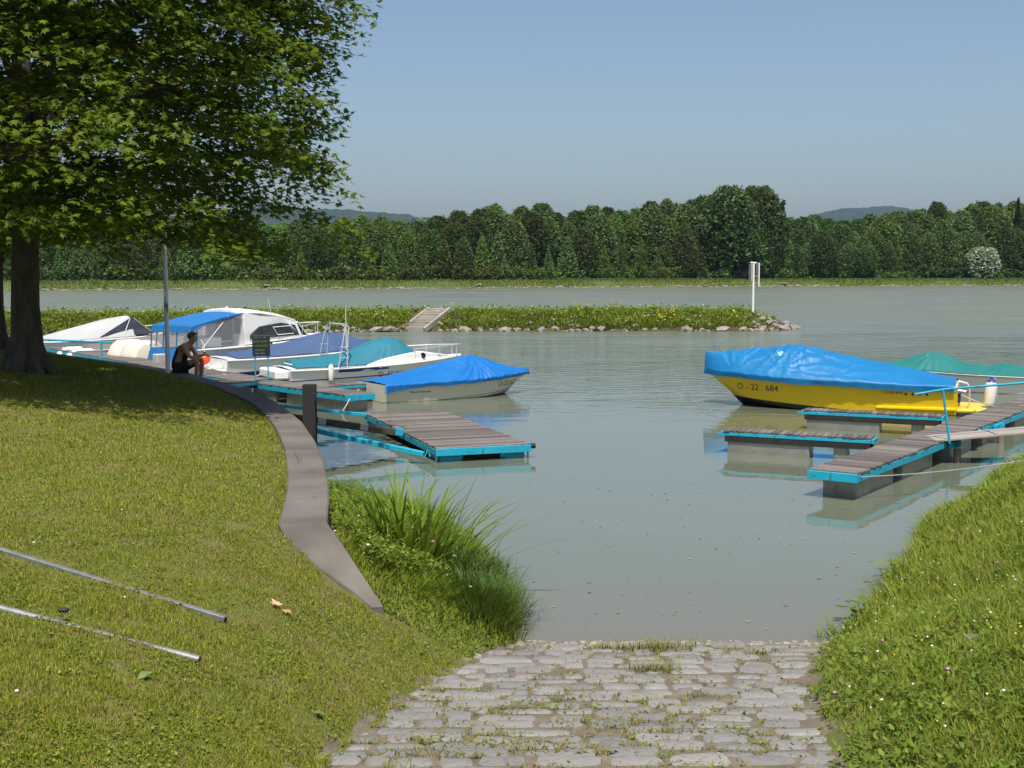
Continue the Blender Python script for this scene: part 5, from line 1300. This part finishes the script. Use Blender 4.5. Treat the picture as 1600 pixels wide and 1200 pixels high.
M_trunk2 = surf('wood_trunk', (.09, .08, .065), (.16, .145, .12), scale=1.5, rough=.95)
def puff_tree(kind, seed, H, crown_r, c0, npuff, mat, shape, leaf=.34, per=46, trunk=.16, puff=(.8, .8, 1.5)):
    """H height, crown from c0 to H; shape(t) relative radius over crown height; returns (trunk mesh, crown mesh)"""
    r = np.random.default_rng(seed); rd = random.Random(seed); mb = MB()
    lean = rd.uniform(-.03, .03) * H
    mb.tube([(0, 0, -.4), (lean * .2, 0, H * .3), (lean * .5, 0, H * .6), (lean, 0, H * .93)], [trunk * 1.15, trunk * .9, trunk * .6, trunk * .12], 7)
    for i in range(7):
        z0 = H * rd.uniform(max(c0 / H, .2), .7); a = rd.uniform(0, 6.28); l = crown_r * rd.uniform(.5, .9) * shape((z0 - c0) / (H - c0) + .05)
        mb.tube([(lean * z0 / H, 0, z0), (l * math.cos(a) * .6, l * math.sin(a) * .6, z0 + l * .5), (l * math.cos(a), l * math.sin(a), z0 + l * .8)], [trunk * .4, trunk * .2, .02], 5)
    tm = mb.mesh('trunk', M_trunk2, smooth=True)
    Vs = []
    for i in range(npuff):
        t = r.random() ** .85; a = r.uniform(0, 6.28); rad = crown_r * shape(t) * math.sqrt(r.uniform(.15, 1.0)) * (1 + .18 * math.sin(3 * a + seed))
        t = t * .97; c = np.array([lean * t + rad * math.cos(a), rad * math.sin(a), c0 + (H - c0) * t]); pr_ = r.uniform(.45, 1.0) * (crown_r / 3.2) ** .5 * (.28 + .8 * shape(t))
        d = r.normal(0, 1, (per, 3)); d /= np.linalg.norm(d, axis=1, keepdims=True); q = c + d * pr_ * (r.random((per, 1)) ** .45) * np.array(puff)
        u = r.normal(0, 1, (per, 3)) + d * .4; u[:, 2] *= .7; u /= np.linalg.norm(u, axis=1, keepdims=True); v = np.cross(u, r.normal(0, 1, (per, 3))); v /= np.linalg.norm(v, axis=1, keepdims=True)
        if i % 5 < 2:      # loose foliage spread over the crown instead of bunched
            tt = r.random(per) ** .85 * .99; aa = r.uniform(0, 6.28, per); rr_ = np.array([shape(x_) for x_ in tt]) * crown_r * np.sqrt(r.uniform(.3, 1.12, per)); q = np.stack([lean * tt + rr_ * np.cos(aa), rr_ * np.sin(aa), c0 + (H - c0) * tt + r.normal(0, .3, per)], -1)
        s = leaf * r.uniform(.6, 1.4, (per, 1))
        Vs.append(np.stack([q - u * s, q - v * s * .6, q + u * s, q + v * s * .6], 1).reshape(-1, 3))
    V = np.concatenate(Vs); F = np.arange(len(V)).reshape(-1, 4)
    return tm, np_mesh('crown', V, F, mat)
def fol(name, a, b, c): return foliage(name, [(0, a), (.6, b), (1, c)], trans=.22, rough=.6, per_obj=.75, spec=.2)
F_pop = fol('poplar_leaf', (.055, .10, .025), (.09, .14, .035), (.16, .20, .075)); F_dark = fol('oak_leaf', (.034, .068, .015), (.055, .095, .022), (.095, .13, .04)); F_light = fol('ash_leaf', (.065, .115, .02), (.10, .155, .03), (.16, .20, .05))
F_silver = fol('willow_leaf', (.14, .17, .10), (.24, .27, .18), (.40, .42, .32)); F_spruce = fol('spruce_needles', (.012, .022, .012), (.022, .034, .018), (.035, .05, .025)); F_bush = fol('bush_leaf', (.045, .08, .014), (.075, .115, .02), (.12, .16, .04))
cone = lambda t: max(.08, (1 - t) ** .75) * min(1, .35 + t * 4); oval = lambda t: max(.10, math.sin(math.pi * (.20 + .79 * min(t, 1))) ** .5); rnd = lambda t: max(.15, math.sqrt(max(0, 1 - (2 * t - 1) ** 2)) ** .8)
cone2 = lambda t: max(.05, (1 - t) ** .6) * min(1, .5 + t * 3); dome = lambda t: max(.12, max(0, 1 - t ** 3.4) ** .6) * min(1, .7 + t * 2)
protos = {
    'young': [puff_tree('y', 40 + i, 11, 2.3 + .3 * i, .8, 90, (F_pop, F_light, F_pop)[i], cone, .24, 44, .12) for i in range(3)],
    'tall': [puff_tree('t', 50 + i, 21, 4.3 + .5 * (i % 2), 1.5, 360, (F_dark, F_pop, F_light, F_dark, F_pop)[i], (oval, dome, dome, oval, oval)[i], .27, 34, .22) for i in range(5)],
    'round': [puff_tree('r', 60 + i, 20, 6.2, 1.0, 260, F_dark, rnd, .36, 48, .34) for i in range(2)],
    'spruce': [puff_tree('s', 70, 23, 3.4, 1.5, 190, F_spruce, lambda t: max(.04, (1 - t)) * (1 + .25 * math.sin(t * 34)), .34, 40, .25)],
    'silver': [puff_tree('w', 80, 9.5, 3.6, .4, 120, F_silver, rnd, .30, 44, .2)],
    'bush': [puff_tree('b', 90 + i, 3.4, 2.2, .1, 45, F_bush, dome, .26, 40, .06) for i in range(2)],
}
def plant(kind, i, x, y, H, wid, label, group, name):
    tm, cm = protos[kind][i % len(protos[kind])]; base = {'young': 11, 'tall': 21, 'round': 20, 'spruce': 23, 'silver': 9.5, 'bush': 3.4}[kind]
    t = thing(name, label, 'bush' if kind == 'bush' else 'tree', (x, y, 1.6), random.uniform(0, 6.28), group); s = H / base; t.scale = (s * wid, s * wid * random.uniform(.85, 1.15), s)
    link('trunk', tm, t); o = link('crown', cm, t); o['kind'] = 'stuff'
    return t
# skyline of the wood: bearing x/y against tree top elevation
SKY = [(-.42, 14.5), (-.3, 14.5), (-.18, 15), (-.105, 16), (-.05, 18), (.0, 20), (.02, 21), (.05, 19.5), (.10, 21.5), (.14, 23.5), (.17, 25), (.205, 26), (.215, 23), (.225, 20), (.27, 20), (.31, 21), (.335, 24), (.37, 24), (.40, 25), (.42, 25), (.5, 26)]
def sky_h(x, y): return float(np.interp(x / y, [a for a, _ in SKY], [b for _, b in SKY]))
rr = random.Random(31); cnt = 0
G1, G2, G3 = 'slender young trees along the front of the far wood', 'tall trees of the far wood', 'low bushes under the far wood'
LOOK = ('dark oval', 'grey green domed', 'light green oval', 'dark domed', 'grey green oval')
def where(b):
    for lim, w in ((-.30, 'left of the metal pole'), (-.22, 'right of the metal pole'), (-.10, 'behind the maple branches'), (-.05, 'above the stone steps'), (.04, 'right of the stone steps'), (.12, 'above the groyne middle'), (.18, 'left of the navigation mark'), (.25, 'right of the navigation mark'), (.33, 'above the yellow boat'), (.39, 'above the green covered boat')):
        if b < lim: return w
    return 'at the right frame edge'
for row, (off, step) in enumerate(((22, 4.1), (29, 4.4), (37, 4.6))):
    x = -150.0 + row
    while x < 185:
        y = float(shore_y(x)) + off + rr.uniform(-3, 3); b = x / y
        if -.46 < b < .47:
            H = sky_h(x, y) * (rr.uniform(.86, 1.02) if row == 2 else (rr.uniform(.68, .95) if row == 1 else 1)); i = rr.randrange(5)
            if row == 0 and b < .16 and rr.random() < .75: plant('young', i % 3, x, y, rr.uniform(7, 12.5), rr.uniform(.9, 1.2), 'slender young poplar before the far wood ' + where(b), G1, 'young_tree')
            else: plant('tall', i, x, y, H * (rr.uniform(.5, .75) if row == 0 else 1), rr.uniform(1.0, 1.45), LOOK[i] + ' tree ' + ('in front of', 'inside', 'on the skyline of')[row] + ' the far wood ' + where(b), G2, 'deciduous_tree')
            cnt += 1
        x += step * rr.uniform(.8, 1.25) * (1 if row else 1.05)
# the depth of the wood behind the trees one can tell apart, and its undergrowth
k = 90000; X = rng.uniform(-160, 200, k); D = rng.uniform(42, 75, k); Y = shore_y(X) + D; Hh = np.interp(X / Y, [a for a, _ in SKY], [b for _, b in SKY]) * (.86 + .10 * fbm(X * .16, D * .16, 91))
Z = 2.2 + Hh * rng.random(k) ** .75; q = np.stack([X, Y, Z], -1); keep = (X / Y > -.47) & (X / Y < .48)
k2 = 46000; X2 = rng.uniform(-160, 200, k2); D2 = 19 + 9 * rng.random(k2) + 2 * fbm(X2 * .1, X2 * 0, 95); q2 = np.stack([X2, shore_y(X2) + D2, 2.2 + np.maximum(.6, 2.6 + 1.8 * fbm(X2 * .22, D2 * .2, 93)) * rng.random(k2)], -1)
def quad_cloud(q, s0):
    n = len(q); u = rng.normal(0, 1, (n, 3)); u /= np.linalg.norm(u, axis=1, keepdims=True); v = np.cross(u, rng.normal(0, 1, (n, 3))); v /= np.linalg.norm(v, axis=1, keepdims=True); s = s0 * rng.uniform(.6, 1.4, (n, 1))
    V = np.stack([q - u * s, q - v * s * .6, q + u * s, q + v * s * .6], 1).reshape(-1, 3); return V, np.arange(len(V)).reshape(-1, 4)
V, F = quad_cloud(q[keep], .62); tag(link('woodland', np_mesh('woodland', V, F, F_dark)), 'dark depth of the far wood behind its front trees', 'woodland', kind='stuff')
V, F = quad_cloud(q2, .34); tag(link('undergrowth', np_mesh('undergrowth', V, F, F_bush)), 'green undergrowth along the foot of the far wood', 'undergrowth', kind='stuff')
for i in range(34):
    x = rr.uniform(-140, 180); y = float(shore_y(x)) + 17.5 + rr.uniform(-1, 2)
    if 0 < x < 175 and rr.random() < .5: continue
    plant('bush', rr.randrange(2), x, y, rr.uniform(2, 3.8), rr.uniform(1, 1.7), 'low round bush at the foot of the far wood ' + where(x / y), G3, 'bush')
def at_b(b, off): y = (285 + off) / (1 - .46 * b); return b * y, y
for (b, off, kind, H, w, lab, nm) in ((.178, 24, 'round', 25.5, 1.0, 'tallest broad round tree standing left of the navigation mark', 'deciduous_tree'), (.200, 27, 'round', 26.0, .95, 'broad dark tree whose top stands out behind the navigation mark', 'deciduous_tree'),
        (.188, 19, 'spruce', 17, .9, 'dark drooping spruce in front of the tall round trees', 'spruce_tree'), (.414, 20, 'spruce', 25, .9, 'dark spruce with a bare trunk at the right frame edge', 'spruce_tree'),
        (.385, 13, 'silver', 9.5, 1.2, 'silvery white willow bush before the wood near the right edge', 'willow_tree'), (-.205, 21, 'silver', 7.5, .6, 'pale silvery tree in the wood seen beside the metal pole', 'willow_tree'), (-.10, 21, 'silver', 7, .7, 'pale silvery willow below the drooping maple branch', 'willow_tree'),
        (.29, 17, 'round', 10, 1.0, 'large dark bushy tree standing forward of the wood right of the mark', 'deciduous_tree')):
    x, y = at_b(b, off); plant(kind, 0, x, y, H, w, lab, None, nm)
print('forest', cnt)

# ================================================================== THINGS ON THE LAWN
def on_ground(x, y, up=0): return Vector((x, y, gz(x, y) + up))
M_zinc = surf('dull_zinc', (.16, .165, .17), (.25, .255, .26), scale=14, rough=.5, metal=.4, bump=.0006, bscale=60)
def lawn_pole(label, p, q, r, square):
    P, Q = on_ground(*p, .028), on_ground(*q, .026); o = thing('metal_pole', label, 'pole', P)
    v = Q - P; mb = MB(); pts = []
    for k in range(9):
        c = P.lerp(Q, k / 8); g_ = gz(c.x, c.y) + .03; pts.append(Vector((c.x, c.y, max(c.z, g_ * .6 + c.z * .4))) - P)
    if square: mb.bar((0, 0, 0), v, .042, .042)
    else: mb.tube([(0, 0, 0), v * .5, v], r, 12)
    mb.build('tube', M_zinc, o, smooth=not square, bevel=.004 if square else 0)
    mb = MB(); e = v.normalized(); mb.tube([v + e * .001, v + e * .004], r * .75, 10); mb.build('end', M_black, o)
    return o
lawn_pole('square galvanised pole lying on the lawn, the farther of two', (-3.75, 8.25), (-1.83, 7.60), .022, True)
lawn_pole('round galvanised pole lying on the lawn, the nearer of two', (-3.35, 7.05), (-1.80, 6.83), .025, False)
p = on_ground(-2.62, 6.96, .05); o = thing('strap', 'black strap lying across the nearer pole', 'strap', p)
mb = MB(); mb.box((0, 0, .015), (.06, .035, .025)); mb.build('buckle', M_rubber, o, bevel=.008)
mb = MB(); mb.tube([(.05, -.01, 0), (.03, -.05, -.02), (-.15, -.02, -.03), (-.3, .02, -.045)], .0035, 6); mb.build('cord', M_pilewood, o)
M_dryleaf = surf('dry_leaf', (.42, .27, .13), (.55, .38, .22), scale=20, rough=.8); M_gleaf = surf('fallen_green_leaf', (.10, .15, .04), (.16, .2, .06), scale=20, rough=.6)
def fallen(label, x, y, s, mat, az, curl, extra=0):
    me = bpy.data.meshes.new('leaf'); L = MAPLE * s; V = [(a, b, .02 + curl * (a * a + b * b) / s + .010 * math.sin(9 * a / s)) for a, b in L]; me.from_pydata(V, [], [(0, i, i + 1) for i in range(1, len(L) - 1)]); me.materials.append(mat)
    o = link('fallen_leaf', me, None, on_ground(x, y, .015), (random.uniform(-.2, .2), random.uniform(-.2, .2), az)); m_ = o.modifiers.new('thick', 'SOLIDIFY'); m_.thickness = .002
    return tag(o, label, 'leaf')
fallen('curled dry brown leaf on the lawn near the concrete wall', -1.62, 8.22, .085, M_dryleaf, .8, .5)
fallen('second dry brown leaf touching the curled one', -1.53, 8.19, .07, M_dryleaf, 2.1, .7)
fallen('pale green maple leaf on the lawn below the two poles', -1.98, 6.42, .09, M_gleaf, 2.6, -.3)
fallen('dark green leaf on the grass close to the slipway', -1.12, 6.86, .075, M_gleaf, .4, -.3)
mb = MB(); mb.ball((0, 0, 0), (.035, .02, .014), 7, 5)
tag(mb.build('litter', surf('white_litter', (.7, .72, .74), rough=.5), loc=on_ground(2.52, 8.55, .05)), 'small white scrap of litter on the right bank by the slipway', 'litter')
tag(link('field_stone', rocks[3], None, on_ground(2.95, 7.6, .02), (0, 0, 1), (.16, .12, .14)), 'grey stone half sunk in the long grass of the right bank', 'stone')

# ================================================================== SEATED PERSON
def skin_mesh(name, joints, edges, mat, sub=2):
    """continuous surface grown over a skeleton: joints {key: (pos, radius or (rx,ry))}"""
    keys = list(joints); me = bpy.data.meshes.new(name); me.from_pydata([joints[k][0] for k in keys], [(keys.index(a), keys.index(b)) for a, b in edges], [])
    o = bpy.data.objects.new(name, me); col.objects.link(o); m = o.modifiers.new('skin', 'SKIN'); m.use_smooth_shade = True
    for k, v in zip(keys, me.skin_vertices[0].data):
        r = joints[k][1]; v.radius = r if isinstance(r, tuple) else (r, r); v.use_root = (k == keys[0])
    s = o.modifiers.new('sub', 'SUBSURF'); s.levels = sub; s.render_levels = sub
    em = bpy.data.meshes.new_from_object(o.evaluated_get(bpy.context.evaluated_depsgraph_get())); bpy.data.objects.remove(o)
    em.materials.clear(); em.materials.append(mat); em.name = name
    em.polygons.foreach_set('use_smooth', np.ones(len(em.polygons), bool))
    return em
M_skin = surf('tanned_skin', (.36, .17, .10), (.42, .21, .13), scale=6, rough=.55); M_cloth = surf('black_cotton', (.010, .010, .012), (.018, .018, .02), scale=12, rough=.9, bump=.004); M_hair = surf('grey_brown_hair', (.05, .04, .03), (.12, .10, .08), scale=30, rough=.7, bump=.006, bscale=60)
man = thing('person', 'person in black tank top and shorts sitting hunched on the wall', 'person', (-7.22, 26.25, 1.0), R(-6))
J = {'pelvis': ((0, 0, .13), (.15, .13)), 'belly': ((.03, 0, .28), (.145, .12)), 'chest': ((.11, 0, .45), (.155, .125)), 'upper': ((.20, 0, .575), (.12, .09)), 'neck': ((.275, 0, .645), .058), 'jaw': ((.335, 0, .680), (.070, .072)), 'skull': ((.345, 0, .765), (.086, .094)), 'crown': ((.335, 0, .835), (.060, .066))}
E_ = [('pelvis', 'belly'), ('belly', 'chest'), ('chest', 'upper'), ('upper', 'neck'), ('neck', 'jaw'), ('jaw', 'skull'), ('skull', 'crown')]
for s, n_ in ((1, 'l'), (-1, 'r')):
    J.update({'sh' + n_: ((.20, s * .165, .575), .062), 'ua' + n_: ((.27, s * .215, .46), .052), 'el' + n_: ((.35, s * .20, .34), .043), 'fa' + n_: ((.46, s * .14, .36), .037), 'wr' + n_: ((.55, s * .075, .385), .027), 'pa' + n_: ((.61, s * .045, .385), (.038, .022)),
              'hip' + n_: ((.07, s * .105, .10), .098), 'th' + n_: ((.27, s * .135, .205), .080), 'kn' + n_: ((.475, s * .145, .285), .060), 'ca' + n_: ((.47, s * .145, .10), .056), 'an' + n_: ((.435, s * .145, -.135), .037), 'hl' + n_: ((.425, s * .145, -.185), .040), 'ba' + n_: ((.56, s * .15, -.20), (.042, .028)), 'to' + n_: ((.635, s * .15, -.205), (.036, .020))})
    E_ += [('upper', 'sh' + n_), ('sh' + n_, 'ua' + n_), ('ua' + n_, 'el' + n_), ('el' + n_, 'fa' + n_), ('fa' + n_, 'wr' + n_), ('wr' + n_, 'pa' + n_), ('pelvis', 'hip' + n_), ('hip' + n_, 'th' + n_), ('th' + n_, 'kn' + n_), ('kn' + n_, 'ca' + n_), ('ca' + n_, 'an' + n_), ('an' + n_, 'hl' + n_), ('hl' + n_, 'ba' + n_), ('ba' + n_, 'to' + n_)]
    for f_, (dy, ln) in enumerate(((.024, .062), (.008, .075), (-.008, .070), (-.022, .055))):
        a, b, c = 'f%s%da' % (n_, f_), 'f%s%db' % (n_, f_), 'f%s%dc' % (n_, f_); bx_ = .635; y0_ = s * .045 + dy
        J[a] = ((bx_, y0_, .388), .0095); J[b] = ((bx_ + ln * .55, y0_ - s * .012, .372), .009); J[c] = ((bx_ + ln * .75, y0_ - s * .02, .345), .008); E_ += [('pa' + n_, a), (a, b), (b, c)]
    J['t%sa' % n_] = ((.595, s * .045 - s * .035, .405), .011); J['t%sb' % n_] = ((.63, s * .045 - s * .052, .405), .010); E_ += [('pa' + n_, 't%sa' % n_), ('t%sa' % n_, 't%sb' % n_)]
link('body', skin_mesh('body', J, E_, M_skin), man)
HD = (.03, 0, -.035)
# face on the head: nose, brow, ears, mouth
mb = MB(); mb.loft([[(.385, 0, .825), (.392, .012, .80), (.392, -.012, .80)], [(.415, 0, .785), (.412, .016, .772), (.412, -.016, .772)], [(.395, 0, .765), (.388, .016, .765), (.388, -.016, .765)]]); mb.build('nose', M_skin, man, smooth=True, loc=HD)
for s in (1, -1):
    mb = MB(); mb.ball((.305, s * .090, .785), (.022, .012, .034), 8, 6); mb.build('ear', M_skin, man, smooth=True, loc=HD)
    mb = MB(); mb.ball((.388, s * .034, .812), (.010, .014, .008), 8, 6); mb.build('eye', surf('eye', (.03, .02, .02), rough=.2), man, smooth=True, loc=HD)
mb = MB(); mb.ball((.375, 0, .738), (.010, .026, .006), 8, 5); mb.build('mouth', surf('lips', (.28, .09, .07), rough=.5), man, smooth=True, loc=HD)
hr = MB(); hr.ball((0, 0, 0), (.112, .107, .098), 18, 12); hme = hr.mesh('hair', M_hair, smooth=True)
for v in hme.vertices:
    if v.co.x > .03 and v.co.z < .035: v.co.x = .03 + (v.co.x - .03) * .25; v.co.y *= .8
    v.co *= 1 + .05 * math.sin(60 * v.co.x + 40 * v.co.y) * math.sin(50 * v.co.z)
link('hair', hme, man, (.328, 0, .797), (0, .2, 0))
mb = MB(); mb.tube([(.30, -.112, .865), (.395, -.06, .885), (.405, 0, .888), (.395, .06, .885), (.30, .112, .865)], .011, 6); mb.build('sunglasses', M_ink, man, smooth=True, loc=HD)
TJ = {'seat': ((0, 0, .06), (.17, .15)), 'pelvis': ((0, 0, .14), (.168, .148)), 'belly': ((.025, 0, .28), (.163, .14)), 'chest': ((.105, 0, .45), (.172, .142)), 'upper': ((.185, 0, .585), (.135, .10)), 'sl': ((.20, .125, .615), (.050, .05)), 'sr': ((.20, -.125, .615), (.050, .05))}
link('tank_top', skin_mesh('tank_top', TJ, [('seat', 'pelvis'), ('pelvis', 'belly'), ('belly', 'chest'), ('chest', 'upper'), ('upper', 'sl'), ('upper', 'sr')], M_cloth), man)
SJ = {'w': ((.0, 0, .12), (.165, .145)), 'hl': ((.07, .108, .10), .118), 'tl': ((.25, .135, .19), .100), 'el': ((.33, .14, .225), .094), 'hr': ((.07, -.108, .10), .118), 'tr': ((.25, -.135, .19), .100), 'er': ((.33, -.14, .225), .094)}
link('shorts', skin_mesh('shorts', SJ, [('w', 'hl'), ('hl', 'tl'), ('tl', 'el'), ('w', 'hr'), ('hr', 'tr'), ('tr', 'er')], M_cloth), man)
for s in (1, -1):
    mb = MB(); mb.loft([[(x, s * .148 + y * w_, z) for y, z in ((-1, -.225), (1, -.225), (1, -.20 + .0), (.6, zt), (-.6, zt), (-1, -.20))] for x, w_, zt in ((.385, .035, -.15), (.43, .045, -.135), (.53, .048, -.165), (.62, .045, -.185), (.665, .028, -.195))]); mb.build('shoe', M_cloth, man, smooth=True)

# ================================================================== AIR
m, t_, b_ = nt('summer_haze'); t_.nodes.remove(b_)
pv = t_.nodes.new('ShaderNodeVolumePrincipled'); pv.inputs['Color'].default_value = (.35, .62, 1.0, 1); pv.inputs['Density'].default_value = .000045; pv.inputs['Anisotropy'].default_value = 0.0
t_.links.new(pv.outputs[0], t_.nodes['Material Output'].inputs['Volume'])
mb = MB(); mb.box((0, 2500, 149), (9000, 11000, 302.5)); tag(mb.build('haze', m), 'thin pale summer haze over the whole river landscape', kind='stuff')
